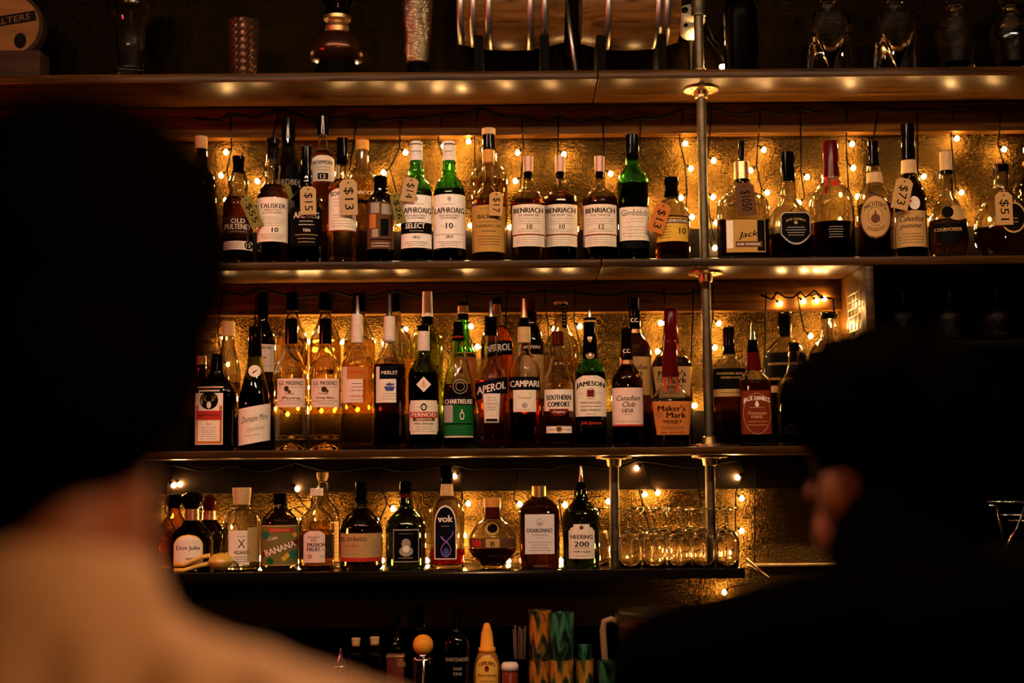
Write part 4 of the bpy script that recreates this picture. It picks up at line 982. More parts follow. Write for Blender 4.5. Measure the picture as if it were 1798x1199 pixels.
bottle('round black bottle with printed jungle label and slanted red banner', 491, FR, 3,
    [(878, 12), (890, 13), (900, 21), (912, 31), (924, 33.3), (1001, 33)], 'dark', None, [cap(866, 886, 12, 12.6, 'black')],
    [L(921, 991, 33, 'tan'), L(923, 989, 32, 'olive', [R(-20, 24, 926, 933, 'red'), T('ARTISANAL', 929.5, 4, 36, 'tan'), T('Casa', 943, 6, 16, 'cream', -12, rot=.25), G_([(-30, 966), (32, 944), (32, 958), (-30, 978)], 'darkred'), T('BANANA', 961, 11, 54, 'cream', 1, rot=.33, b=.05), C(-24, 938, 7, 'teal'), C(24, 972, 8, 'teal'), C(-16, 983, 6, 'green'), G_([(2, 978), (14, 968), (18, 974), (8, 984)], 'yellow'), C(26, 938, 4, 'yellow')])], solid=True, name='rum_bottle')
bottle('clear bottle with cream cap and pink label printed PASSION FRUIT', 556, FR, 3,
    [(872, 10.5), (890, 11), (900, 19), (910, 28), (922, 31), (1001, 31)], 'clear', (930, 'pale'), [cap(857, 870, 11.4, 11.2, 'cream')],
    [L(938, 979, 30, 'darkbrown'), L(931, 986, 18.5, 'pink', [T('Dragon', 942, 5, 19, 'darkred', -5), T('Wild', 947, 4, 10, 'darkred', -6), T('PASSION', 955, 6.5, 32, 'navy', b=.05), T('FRUIT', 963, 6.5, 22, 'navy', -5, b=.05), F(961, 966, 2, 4, 'dim', 13), O(-12, 975, 3.5, 1.2, 'navy'), F(972, 978, 1, 5, 'dim', 10)], x=-4, shape='softarch')], name='liqueur_bottle')
bottle('tall clear bottle with pale knob cork behind the passion fruit bottle', 566, BK, 3,
    [(845, 9), (873, 10), (884, 18), (896, 27), (912, 30), (1001, 30)], 'clear', (915, 'pale'), [('cork', [(829, 10.5), (836, 10.5), (845, 7)], 'wood')],
    [L(915, 985, 4, 'tan', [F(920, 980, 9, 3, 'brown', 24)], x=24)], name='liqueur_bottle')
bottle('wide dark rum bottle with amber label and fine gold lettering', 634, FR, 3,
    [(862, 11), (890, 12.5), (900, 20), (912, 31), (926, 37), (938, 38), (1001, 37.5)], 'dark', None, [cap(846, 880, 11, 11.4, 'black'), ('collar', [(878, 13), (884, 13.6)], 'black')],
    [L(935, 984, 35.5, 'tan', [T('EL DORADO', 945, 7, 44, 'darkbrown', -12), T('12', 956, 6, 10, 'red', -16, sh=.3), R(-28, -22, 956, 957, 'brown'), R(-10, -4, 956, 957, 'brown'), F(942, 976, 7, 8, 'dim', 24), F(961, 973, 2, 18, 'dim', -12), R(-35, 35, 977, 984, 'red')])], solid=True, name='rum_bottle')
bottle('black bottle with framed picture label showing a pale bald bust', 713, FR, 3,
    [(872, 11), (890, 13), (902, 22), (914, 32), (926, 35.5), (1001, 35)], 'dkgreen', None, [cap(845, 866, 12, 12, 'black'), ('collar', [(864, 11), (874, 12)], 'darkred')],
    [L(928, 985, 22.5, 'dim', x=0), L(930, 983, 21, 'black', [F(933, 938, 1, 14, 'olive'), C(0, 953, 8, 'dim', 9), C(0, 966, 12, 'dim', 9), C(0, 962, 6, 'cream', 6), F(974, 981, 1, 16, 'tan')])], solid=True, name='absinthe_bottle')
bottle('flat clear bottle with arched dark label lettered vok over red liqueur', 785, FR, 3,
    [(866, 11), (872, 14), (880, 25), (892, 30), (905, 30.5), (1001, 30)], 'clear', (964, 'red'), [cap(817, 849, 11.5, 11.5, 'black'), ('neck_wrap', [(849, 10.5), (870, 12)], 'tan')],
    [L(886, 981, 19.5, 'cream', shape='arch', x=-3), L(889, 979, 17.5, 'navy', [T('vok', 910, 12, 26, 'cream', -3, b=.05), F(921, 925, 1, 10, 'dim', -3), W([(11, 932), (8, 940), (0, 948), (-7, 955), (-11, 964), (-8, 973), (-2, 977), (4, 973), (7, 964), (3, 955), (-4, 948), (-9, 942)], 1.6, 'purple'), W([(-11, 941), (-7, 946), (2, 953)], 2.4, 'purple'), C(-2, 968, 5, 'blue', 7)], shape='arch', x=-3)], dep=0.6, name='liqueur_bottle')
bottle('globe shaped bottle with ribbed amber cap and round dark seal', 865, 3.675, 3,
    [(908, 14.5), (912, 17), (922, 29), (934, 37), (944, 41.5), (962, 42), (975, 36), (985, 26), (990, 22), (1001, 24)], 'clear', (962, 'dark'), [('ribbed_cap', [(874, 14.5), (890, 15)], 'amber'), ('collar', [(889, 14.2), (911, 14.8)], 'darkred')],
    [L(917, 938, 12, 'gold', [C(0, 926, 9, 'black', 8)], shape='oval', x=-1), L(943, 960, 40, 'brown', [R(-12, 12, 944, 959, 'tan'), T('B', 953, 9, 7, 'black'), R(-36, -20, 946, 958, 'red')])], name='whiskey_bottle', face=True)
bottle('square almond liqueur bottle with gold cap and large silvery label', 947, FR, 3,
    [(868, 12), (874, 15), (880, 24), (892, 33.5), (905, 35), (1001, 34.5)], 'brown', None, [cap(853, 873, 12.4, 12.4, 'gold')],
    [L(902, 971, 25.5, 'silver', [O(0, 916, 6, 1, 'dim'), C(0, 918, 3, 'grey'), T('DISARONNO', 930, 7, 44, 'black', b=.02), T('ORIGINALE', 938, 3.4, 28, 'dim'), F(941, 944, 1, 8), F(948, 967, 4, 21, 'dim')])], sq=6, dep=0.85, solid=True, name='liqueur_bottle')
bottle('black cherry liqueur bottle with pourer and stepped cream label', 1021, FR, 3,
    [(858, 11), (876, 13), (886, 20), (898, 30), (910, 33), (1001, 32.5)], 'dkgreen', None, [cap(846, 862, 8, 10.5, 'black', 'collar'), spout(818, 848, 5)],
    [L(919, 979, 22.5, 'cream', [C(0, 925, 3.5, 'brown'), T('HEERING', 941, 7, 38, 'darkbrown', b=.04), T('200', 953.5, 9, 25, 'black', b=.04), F(958, 963, 1, 14), T('CHERRY LIQUEUR', 967, 3.6, 30, 'black'), F(971, 977, 1, 14)], shape='step')], solid=True, name='liqueur_bottle')

# ------------------------------------------------------------------ upturned stemmed glasses
CLEARG = glassm('thin_clear_glass', (0.99, 0.97, 0.94), 0.0, 1.45)
def stem_mesh(rf, rb, hb, ht):
    """upturned stemmed glass: rim on the shelf, foot in the air"""
    mb = MB(); t = 0.0021
    out = [(rb * 0.88, 0.0), (rb * 0.95, hb * 0.25), (rb, hb * 0.5), (rb * 0.97, hb * 0.74), (rb * 0.70, hb * 0.93), (rb * 0.2, hb * 1.03), (0.0045, hb * 1.1), (0.0038, (hb + ht) / 2), (0.0048, ht - 0.012), (0.010, ht - 0.005), (rf, ht - 0.002), (rf, ht), (0, ht)]
    inn = [(0, hb * 0.97), (rb * 0.55, hb * 0.91), (rb * 0.97 - t, hb * 0.72), (rb - t, hb * 0.5), (rb * 0.95 - t, hb * 0.25), (rb * 0.88 - t, 0.0)]
    mb.lathe(inn + out, 32)
    return mb
gp = None
def stem_glass(px, Y, z, label, group, mesh, py=950):
    o = D.objects.new('stemmed_glass', mesh); o.location = (X(px, py, Y), Y, z); COL.objects.link(o)
    return setp(o, label, 'glass', group)
m0 = stem_mesh(0.0305, 0.0305, 0.094, 0.150).build('stemmed_glass', CLEARG)
gm = m0.data; D.objects.remove(m0)
lab = 'upturned stemmed glass in the lit cluster on the lowest shelf'
grp = 'upturned stemmed glasses on the lowest shelf'
for i, px in enumerate((1106, 1149, 1192, 1235, 1277)): stem_glass(px, 3.655, S4T, lab, grp, gm)
for i, px in enumerate((1126, 1170, 1213, 1256)): stem_glass(px, 3.714 if i < 3 else 3.752, S4T, lab, grp, gm)
stem_glass(1052, 3.76, S4T, 'lone upturned stemmed glass behind the black cherry liqueur and its pipe', None, gm)
m1 = stem_mesh(0.036, 0.056, 0.095, 0.145).build('wine_glass', glassm('pressed_glass', (0.99, 0.97, 0.94), 0.0, 1.45, 0.7, 70))
wgm = m1.data; D.objects.remove(m1)
wl = ['upturned wine glass beside the lit divider board', 'second upturned wine glass along from the divider board', 'third upturned wine glass along from the divider board', 'upturned wine glass on the dark side shelf, cut by the frame']
for px, l in zip((1585, 1668, 1750, 1824), wl):
    o = stem_glass(px, 3.68, zg, l, 'upturned wine glasses on the dark side shelf', wgm, 550); o.name = 'wine_glass'

# ------------------------------------------------------------------ top shelf (row 0)
YT = 3.70
def top_root(name, cx, Y, label, cat, group=None, py=70):
    p = P(cx, py, Y)
    return empty(name, (p.x, Y, S1T), 0, label, cat, group), S(p), (lambda y: P(cx, y, Y).z - S1T)
# decanters
def decanter(cx, kind, label):
    r, s, z = top_root('decanter', cx, YT, label, 'decanter', 'glass decanters on the top shelf')
    mb = MB()
    if kind == 'square':
        out = [(34, 0.0), (34.5, 0.004), (34, z(60)), (33.5, z(34)), (31, z(29)), (20, z(27)), (13, z(24)), (12, z(10)), (18, z(5)), (18, z(2))]
        e = [6, 6, 6, 6, 5, 3, 2, 2, 2, 2]; t = 6
    else:
        out = [(26, 0.0), (29, 0.006), (30, z(112)), (36, z(75)), (38, z(55)), (34, z(40)), (24, z(35)), (14, z(31)), (12, z(20)), (21, z(17)), (21, z(14))]
        e = [2] * 11; t = 6
    out = [(a * s, b) for a, b in out]
    inn = [(max(0.004, a - t * s), max(b, 0.014)) for a, b in out[2:]]
    prof = [(0, 0)] + out + list(reversed(inn)) + [(0, 0.014)]
    ee = [e[0]] + e + list(reversed(e[2:])) + [2]
    mb.lathe(prof, 48, e=ee)
    auto(mb.build('body', CLEARG, r), 40)
    m2 = MB(); zt = out[-1][1] + 0.0006
    m2.lathe([(0, zt - 0.02), (7 * s, zt - 0.02), (8 * s, zt), (15 * s, zt + 0.004), (20 * s, zt + 0.016), (19 * s, zt + 0.028), (10 * s, zt + 0.04), (0, zt + 0.042)], 10)
    m2.build('stopper', CLEARG, r, smooth=False)
decanter(1455, 'square', 'square cut glass decanter nearest the dark bottle on the top shelf')
decanter(1572, 'square', 'square cut glass decanter standing next to the round ones')
decanter(1679, 'round', 'round bellied glass decanter beside the square ones')
decanter(1777, 'round', 'round bellied glass decanter at the very end of the top shelf')
bottle('tall nearly black bottle between the pipe and the decanters on the top shelf', 1300, YT, 0, [(-60, 11), (-10, 14), (10, 26), (30, 30), (140, 30)], 'dark', None, [cap(-90, -50, 12, 12, 'black')], solid=True, name='wine_bottle')
# kegs
def keg(cx0, cx1, hoops, label):
    Y = 3.745; zc_ = P((cx0 + cx1) / 2, 8, Y).z; s = S(P((cx0 + cx1) / 2, 8, Y))
    x0, x1 = X(cx0, 60, Y), X(cx1, 60, Y); xm = (x0 + x1) / 2; h = (x1 - x0) / 2; R_ = 0.122
    r = empty('keg', (xm, Y, S1T), 0, label, 'keg', 'small wooden kegs on the top shelf')
    zz = zc_ - S1T
    rad = lambda x: R_ * (1 - 0.16 * (x / h) ** 2)
    m = MB(); n = 24
    prof = [(0, -h + 0.012), (rad(h) - 0.012, -h + 0.012), (rad(h) - 0.010, -h)] + [(rad(-h + 2 * h * i / 14), -h + 2 * h * i / 14) for i in range(15)] + [(rad(h) - 0.010, h), (rad(h) - 0.012, h - 0.012), (0, h - 0.012)]
    m.lathe(prof, 48, axis='x')
    o = auto(m.build('staves', wood('keg_oak', (0.04, 0.016, 0.003), (0.17, 0.075, 0.018), 0.4, 'x', 0.0, 14, 0.12), r), 40); o.location = (0, 0, zz)
    for hx in hoops:
        px = X(hx, 60, Y) - xm; wd = 0.0085
        m = MB(); m.lathe([(rad(px - wd) + 0.0004, px - wd), (rad(px - wd) + 0.002, px - wd), (rad(px + wd) + 0.002, px + wd), (rad(px + wd) + 0.0004, px + wd)], 48, axis='x')
        o = m.build('hoop', plain('hoop_steel', (0.42, 0.38, 0.34), 0.42, 1.0, 0.2, 30), r); o.location = (0, 0, zz)
    for k in (-1, 1):
        m = MB(); px = k * h * 0.62; rb = rad(px)
        bt = zz - rb
        m.add([(px - .012, -.075, 0), (px + .012, -.075, 0), (px + .012, .075, 0), (px - .012, .075, 0), (px - .012, -.055, bt + .012), (px + .012, -.055, bt + .012), (px + .012, .055, bt + .012), (px - .012, .055, bt + .012)],
              [(3, 2, 1, 0), (0, 1, 5, 4), (2, 3, 7, 6), (1, 2, 6, 5), (3, 0, 4, 7)])
        arc = [(px + q, 0.055 * math.sin(a), zz - math.sqrt(max(0, rb * rb - (0.055 * math.sin(a)) ** 2)) - 0.001) for a in [(-1 + 2 * j / 10) * math.pi / 2 for j in range(11)] for q in (-.012, .012)]
        m.add(arc, [(2 * j, 2 * j + 1, 2 * j + 3, 2 * j + 2) for j in range(10)])
        m.build('cradle', DARKWOOD, r, False)
    m = MB(); m.lathe([(0, 0), (0.008, 0), (0.008, 0.02), (0.012, 0.022), (0.012, 0.034), (0, 0.034)], 14); o = m.build('spigot', DARKWOOD, r); o.rotation_euler = (math.pi / 2, 0, 0); o.location = (0, -R_ + 0.004, zz - 0.02)
    return r
keg(806, 990, (810, 832, 859, 931, 956), 'small oak keg with bright steel hoops, next to the metal shaker')
keg(1020, 1190, (1064, 1151, 1166), 'small oak keg with steel hoops, next to the pipe post')
mb = MB(); a, b = P(1012, 80, 3.685), P(992, -10, 3.70); a.z = S1T + 0.001
mb.tube([a, b], 0.006, 8)
setp(mb.build('metal_rod', plain('dull_steel', (0.4, 0.38, 0.34), 0.4, 1.0)), 'leaning dull metal rod between the two kegs', 'rod')
# shaker
r, s, z = top_root('cocktail_shaker', 733, 3.67, 'tall hammered metal shaker with dark foot, next to the keg', 'cocktail shaker')
mb = MB(); mb.lathe([(0, z(112)), (20 * s, z(112)), (22 * s, z(90)), (26 * s, z(40)), (30 * s, z(-30)), (31 * s, z(-70)), (0, z(-70))], 36); auto(mb.build('cup', hammered('hammered_steel', (0.5, 0.40, 0.25), 0.12, 260, 0.6), r))
mb = MB(); mb.lathe([(0, 0.0005), (21 * s, 0.0005), (21 * s, z(114)), (19.5 * s, z(112.1)), (0, z(112.1))], 32); auto(mb.build('foot', capm('black'), r))
mb = MB(); mb.lathe([(0, z(-70) + .0002), (31 * s, z(-70) + .0002), (24 * s, z(-90)), (12 * s, z(-100)), (12 * s, z(-112)), (0, z(-114))], 32); auto(mb.build('lid', CHROME, r))
# lantern-like jar
r, s, z = top_root('oil_lamp', 592, YT, 'dark bulbous oil lamp on the top shelf by the shaker', 'oil lamp')
BRN = glassm('smoked_brown_glass', (0.42, 0.16, 0.06), 0.03)
mb = MB(); mb.lathe([(0, z(113)), (30 * s, z(113)), (46 * s, z(104)), (50 * s, z(92)), (47 * s, z(78)), (36 * s, z(64)), (20 * s, z(58)), (0, z(58))], 40); mb.build('font', plain('dark_copper', (0.05, 0.018, 0.006), 0.25, 0.8), r)
mb = MB(); mb.lathe([(0, 0.0005), (44 * s, 0.0005), (45 * s, 0.008), (34 * s, z(113.2)), (0, z(113.2))], 40); auto(mb.build('base', capm('black'), r))
mb = MB(); mb.lathe([(0, z(57.8)), (20 * s, z(57.8)), (22 * s, z(50)), (18 * s, z(40)), (24 * s, z(36)), (24 * s, z(30)), (0, z(29.8))], 32); auto(mb.build('burner', BRASS, r))
mb = MB(); mb.lathe([(18 * s, z(29.5)), (20 * s, z(15)), (27 * s, z(0)), (22 * s, z(-30)), (17 * s, z(-70)), (16 * s, z(-70)), (21 * s, z(-30)), (26 * s, z(0)), (19 * s, z(15)), (17 * s, z(29.5)), (18 * s, z(29.5))], 32); mb.build('chimney', BRN, r)
# textured tumbler
r, s, z = top_root('tumbler', 428, YT, 'dark brown tumbler with diamond cut texture on the top shelf', 'tumbler')
mb = MB(); n, m_ = 28, 18
vs = []
for j in range(m_ + 1):
    t = j / m_
    for i in range(n):
        an = 2 * math.pi * (i + (0.5 if j % 2 else 0)) / n
        rr = (22 + 6 * t) * s * (1.0 if 0 < j < m_ else 0.97) + (0.0012 if (i + j) % 2 else -0.0006)
        vs.append((rr * math.cos(an), rr * math.sin(an), 0.0005 + (z(38) - 0.0005) * t))
fs = [(j * n + i, j * n + (i + 1) % n, (j + 1) * n + (i + 1) % n, (j + 1) * n + i) for j in range(m_) for i in range(n)]
fs.append(tuple(range(n - 1, -1, -1)))
mb.add(vs, fs); mb.lathe([(28 * s, z(38)), (27 * s, z(38)), (20 * s, 0.012), (0, 0.012)], n)
mb.build('tumbler_body', plain('bronze_cut_glass', (0.07, 0.03, 0.014), 0.2, 0.7), r, False)
# footed beer glass
r, s, z = top_root('footed_glass', 230, YT, 'wide rimmed footed glass, barely lit, on the top shelf', 'glass')
mb = MB(); mb.lathe([(0, 0.001), (33 * s, 0.001), (33 * s, 0.006), (24 * s, 0.016), (22 * s, 0.03), (25 * s, z(60)), (30 * s, z(40)), (42 * s, z(25)), (43 * s, z(-20)), (41 * s, z(-20)), (40 * s, z(24)), (28 * s, z(41)), (22 * s, z(62)), (18 * s, 0.04), (0, 0.036)], 12)
mb.build('glass_body', CLEARG, r)
# round barrel-head plaque on a block
r, s, z = top_root('barrel_plaque', 18, 3.68, 'round wooden barrel head sign with dark lettered band', 'sign', None, 60)
mb = MB(); mb.box((-70 * s, -0.03, 0.0005), (60 * s, 0.05, z(94)), 0, 0.003); auto(mb.build('block', wood('plaque_block', (0.010, 0.004, 0.001), (0.025, 0.010, 0.003), 0.6, coat=0, spec=0.1), r))
zc_ = z(48)
def disc(y0, y1, rad, nm, m):
    mb = MB(); mb.lathe([(0, y0), (rad, y0), (rad, y1), (0, y1)], 48)
    o = auto(mb.build(nm, m, r)); o.rotation_euler = (math.pi / 2, 0, 0); o.location = (0, 0, zc_); return o
disc(-0.022, 0.012, 60 * s, 'rim', wood('plaque_rim', (0.008, 0.004, 0.001), (0.02, 0.009, 0.003), 0.6, coat=0, spec=0.1))
disc(0.0122, 0.018, 54 * s, 'face', wood('plaque_face', (0.07, 0.035, 0.009), (0.12, 0.06, 0.016), 0.6, coat=0, spec=0.1))
mb = MB(); lt = lambda x, z_, o=0: (x, -0.0186 - o, zc_ + z_)
mb.add([lt(-52 * s, -8 * s), lt(50 * s, 8 * s), lt(46 * s, 26 * s), lt(-52 * s, 10 * s)], [(0, 1, 2, 3)], 0)
v, f = text_geo('MALTERS', 0.03, 0); mb.add([lt(a * 76 * s, b * 11 * s + 9 * s + a * 14 * s, 0.0004) for a, b in v], f, 1)
mb.add([lt(22 * s + 11 * s * math.cos(k * .42), -28 * s + 14 * s * math.sin(k * .42)) for k in range(15)], [tuple(range(15))], 0)
mb.build('lettering', [paper('black'), paper('brown')], r, False)
# pale ornament by the pipe
r, s, z = top_root('skull_ornament', 1212, 3.80, 'pale round ornament with dark eye holes half behind the pipe', 'ornament', None, 50)
m = MB(); m.sphere((0, 0, z(32)), (27 * s, 22 * s, 24 * s), 0, 24, 16); m.sphere((0, -3 * s, z(56)), (19 * s, 17 * s, 16 * s), 0, 20, 14); m.build('shell', plain('bone_plaster', (0.6, 0.62, 0.5), 0.6, bump=0.3), r)
m = MB(); m.lathe([(0, 0.0005), (16 * s, 0.0005), (16 * s, 0.006), (5 * s, 0.012), (5 * s, z(68)), (0, z(66))], 20); m.build('stand', capm('black'), r)
for dx, yy, rr in ((-11, 24, 6), (-10, 50, 4), (10, 24, 6)):
    m = MB(); m.sphere((dx * s, -19.0 * s, z(yy)), (rr * s, 3 * s, rr * s), 0, 14, 8); m.build('eye_hole', capm('black'), r)

# ------------------------------------------------------------------ back counter (row 4)
def ctr(name, cx, Y, label, cat, group=None, py=1140):
    p = P(cx, py, Y)
    return empty(name, (p.x, Y, CTZ), 0, label, cat, group), S(p), (lambda y: P(cx, y, Y).z - CTZ)
Yc = 3.56
# muddler standing in a chrome tin, with an orange ball top
r, s, z = ctr('shaker_tin', 743, Yc, 'chrome shaker tin under the orange ball', 'shaker')
mb = MB(); mb.lathe([(0, 0.0005), (16 * s, 0.0005), (19 * s, z(1158)), (18 * s, z(1156)), (17.4 * s, z(1158)), (14 * s, 0.01), (0, 0.01)], 32); auto(mb.build('tin', CHROME, r), 50)
mb = MB(); mb.lathe([(0, z(1175)), (8 * s, z(1175)), (9 * s, z(1150)), (6 * s, z(1147)), (0, z(1147))], 20); mb.build('neck', CHROME, r)
mb = MB(); mb.sphere((0, 0, z(1132)), 18 * s, 0, 28, 18); mb.build('ball', capm('orange'), r)
# honey bottle
r, s, z = ctr('honey_bottle', 855, Yc, 'honey squeeze bottle with tall orange nozzle and yellow label', 'honey bottle')
mb = MB(); pr = [(1145, 15), (1150, 18), (1165, 22), (1185, 24), (1225, 24)]
pp = sorted((z(y), h * s) for y, h in pr); mb.lathe([(0, 0.001), (pp[0][1], 0.001)] + [(h, y) for y, h in pp] + [(0, pp[-1][0])], 32); mb.build('bottle_body', plain('honey_amber', (0.28, 0.12, 0.015), 0.2, coat=0.5), r)
mb = MB(); mb.lathe([(0, z(1144.5)), (15 * s, z(1144.5)), (15 * s, z(1137)), (12 * s, z(1136)), (10 * s, z(1112)), (6 * s, z(1098)), (4 * s, z(1094)), (0, z(1093))], 28); mb.build('nozzle', capm('orange'), r)
rf4 = pchip(pp)
decal_mesh(r, L(1149, 1215, 19, 'yellow', [T('CAPILANO', 1161, 7, 28, 'darkred', arc=0.02, b=.03), C(0, 1171, 4, 'darkred', 5), C(0, 1168, 2, 'black'), T('Pure Honey', 1183, 6, 32, 'darkred', sh=.2), F(1190, 1205, 3, 14, 'brown')], shape='arch'), (lambda x, zz, off: (x, -math.sqrt(max(1e-8, (rf4(zz) + off) ** 2 - min(abs(x), 0.98 * rf4(zz)) ** 2)), zz)), z, s)
# dark sauce bottle
bottle('dark bottle lettered BARTENDER on the back counter, beside the honey', 803, Yc, 4, [(1080, 8), (1105, 9), (1118, 20), (1130, 24), (1240, 24)], 'dark', None, [cap(1066, 1086, 8, 8, 'black')],
    [L(1145, 1195, 22, None, [T('BARTENDER', 1155, 6, 40, 'dim'), T('YOUR', 1171, 5, 16, 'dim'), T('TIME', 1180, 5, 16, 'dim')])], solid=True, base=CTZ, name='syrup_bottle')
bottle('tall dark bottle behind the orange ball on the back counter', 738, 3.72, 4, [(1090, 8), (1104, 10), (1116, 18), (1126, 20), (1240, 20)], 'dark', None, [cap(1062, 1095, 8, 8, 'black')], solid=True, base=CTZ, name='syrup_bottle')
bottle('slim dark bottle behind the small red tin on the counter', 697, 3.70, 4, [(1095, 6), (1118, 8), (1130, 14), (1140, 16), (1240, 16)], 'dark', None, [cap(1076, 1098, 7, 7, 'black')], solid=True, base=CTZ, name='syrup_bottle')
bottle('small corked clear vial near the shirt shoulder, first of a pair', 625, Yc, 4, [(1132, 7), (1142, 7.5), (1152, 12), (1240, 12)], 'amber', None, [('cork', [(1120, 8), (1134, 6.4)], 'wood')], solid=True, base=CTZ, name='vial')
bottle('small corked clear vial beside the red tin, second of a pair', 658, Yc, 4, [(1130, 7.5), (1142, 8), (1152, 12.5), (1240, 12)], 'amber', None, [('cork', [(1118, 8.5), (1132, 7)], 'wood')], solid=True, base=CTZ, name='vial')
r, s, z = ctr('tin_box', 695, Yc, 'small dark red tin box on the back counter', 'tin')
mb = MB(); mb.box((-15 * s, -.022, .0005), (15 * s, .022, z(1153)), 0, .002); auto(mb.build('tin_body', plain('dark_red_tin', (0.10, 0.015, 0.01), 0.3, 0.3), r))
mb = MB(); mb.box((-15.8 * s, -.0235, z(1153) + .0002), (15.8 * s, .0235, z(1149)), 0, .001); mb.box((4 * s, -.0245, z(1168)), (18 * s, -.0236, z(1160)), 0); auto(mb.build('lid', capm('copper'), r))
r, s, z = ctr('bottle_stopper', 598, Yc, 'tiny chrome bell shaped stopper catching light at the shirt edge', 'stopper')
mb = MB(); mb.lathe([(0, .0005), (10 * s, .0005), (11 * s, z(1180)), (9 * s, z(1160)), (4 * s, z(1152)), (2.4 * s, z(1140)), (0, z(1134))], 28); auto(mb.build('bell', CHROME, r))
mb = MB(); mb.lathe([(10.4 * s, z(1172)), (13 * s, z(1171)), (13 * s, z(1168)), (10.6 * s, z(1167))], 28); mb.build('ring', CHROME, r)
# jar with pale lid
r, s, z = ctr('jar', 895, 3.52, 'small red jar with pale rounded lid on the back counter', 'jar')
mb = MB(); mb.lathe([(0, .0005), (13 * s, .0005), (14 * s, .004), (14 * s, z(1180)), (12 * s, z(1177)), (0, z(1177))], 28); auto(mb.build('jar_body', plain('dark_red_glaze', (0.16, 0.02, 0.012), 0.25), r))
mb = MB(); mb.lathe([(0, z(1176.8)), (15 * s, z(1176.8)), (15.5 * s, z(1168)), (12 * s, z(1163)), (0, z(1162))], 28); mb.build('lid', capm('cream'), r)
# straws in a dark cup
r, s, z = ctr('straw_cup', 912, 3.64, 'dark cup holding a bunch of brown straws', 'straw cup')
mb = MB(); mb.lathe([(0, .0005), (16 * s, .0005), (19 * s, z(1155)), (18 * s, z(1155)), (15 * s, .01), (0, .01)], 24); auto(mb.build('cup', capm('black'), r), 50)
random.seed(3)
STR = plain('kraft_straw', (0.08, 0.035, 0.015), 0.6)
for k in range(9):
    a = random.uniform(0, 6.28); q = random.uniform(0.2, 0.8)
    x0, y0 = 11 * s * q * math.cos(a), 11 * s * q * math.sin(a)
    m = MB(); m.tube([(x0 * .8, y0 * .8, .0105), (x0 * 1.4, y0 * 1.4, z(1100 + random.uniform(-4, 8)))], 0.0028, 8); m.build('straw', STR, r)
# printed tumblers (palm leaf pattern)
def leafmat(name, base, l1, l2, sc):
    if name in _mc: return _mc[name]
    m, N, L_, b = principled(name); b.inputs['Roughness'].default_value = 0.35
    tc = N.new('ShaderNodeTexCoord'); mp = N.new('ShaderNodeMapping'); mp.inputs['Rotation'].default_value = (0.3, 0.75, 0.2); mp.inputs['Scale'].default_value = (sc, sc, sc * 0.3)
    vo = N.new('ShaderNodeTexNoise'); vo.inputs['Scale'].default_value = 1.0; vo.inputs['Detail'].default_value = 1.0; vo.inputs['Distortion'].default_value = 0.9
    r1 = N.new('ShaderNodeValToRGB')
    e = r1.color_ramp.elements; e[0].position = 0.40; e[0].color = c4(base); e[1].position = 0.66; e[1].color = c4(l1); e.new(0.48).color = c4(l2); e.new(0.55).color = c4([x * 0.6 for x in l1]); e.new(0.575).color = c4(l1)
    L_.new(tc.outputs['Object'], mp.inputs['Vector']); L_.new(mp.outputs['Vector'], vo.inputs['Vector']); L_.new(vo.outputs['Fac'], r1.inputs['Fac']); L_.new(r1.outputs['Color'], b.inputs['Base Color'])
    _mc[name] = m; return m
LO = leafmat('orange_leaf_print', (0.008, 0.012, 0.004), (0.40, 0.13, 0.012), (0.10, 0.07, 0.012), 62)
LG = leafmat('green_leaf_print', (0.002, 0.006, 0.004), (0.025, 0.14, 0.065), (0.008, 0.045, 0.022), 60)
LY = leafmat('yellow_leaf_print', (0.006, 0.016, 0.005), (0.38, 0.17, 0.02), (0.05, 0.08, 0.015), 55)
def tumbler(cx, y0, y1, h0, h1, m, Y, label):
    p = P(cx, (y0 + y1) / 2, Y); s = S(p)
    zb = max(CTZ, P(cx, y1, Y).z) if y1 < 1195 else CTZ
    H = P(cx, y0, Y).z - zb
    mb = MB(); mb.lathe([(0, .0005), (h1 * s, .0005), ((h1 + h0) / 2 * s, H * .5), (h0 * s, H), (h0 * s - .0015, H), ((h1 + h0) / 2 * s - .002, H * .5), (h1 * s - .003, .006), (0, .006)], 36)
    o = auto(mb.build('printed_tumbler', m, loc=(p.x, Y, zb)), 50)
    return setp(o, label, 'tumbler', 'leaf printed tumblers'), zb + H
Yt = 3.58
tumbler(948, 1159, 1240, 20, 18, LO, Yt, 'leaf printed tumbler under the tall orange leaf tumbler')
tumbler(986, 1157, 1240, 22, 19, LY, 3.56, 'yellow leaf tumbler under the dark green leaf one')
tumbler(1026, 1157, 1240, 17, 15, LY, 3.60, 'narrow yellow leaf tumbler at the end of the printed stack')
tumbler(1070, 1160, 1240, 20, 17, LG, 3.495, 'dim green tumbler in front of the juice jug handle')
tumbler(948, 1071, 1159, 20, 18, LO, Yt, 'tall orange leaf tumbler stacked on another tumbler')
tumbler(986, 1075, 1157, 22, 20, LG, 3.56, 'dark green leaf tumbler stacked on a yellow one')
tumbler(1026, 1132, 1157, 13, 12, LG, 3.60, 'small dark cup stacked on the narrow yellow leaf tumbler')
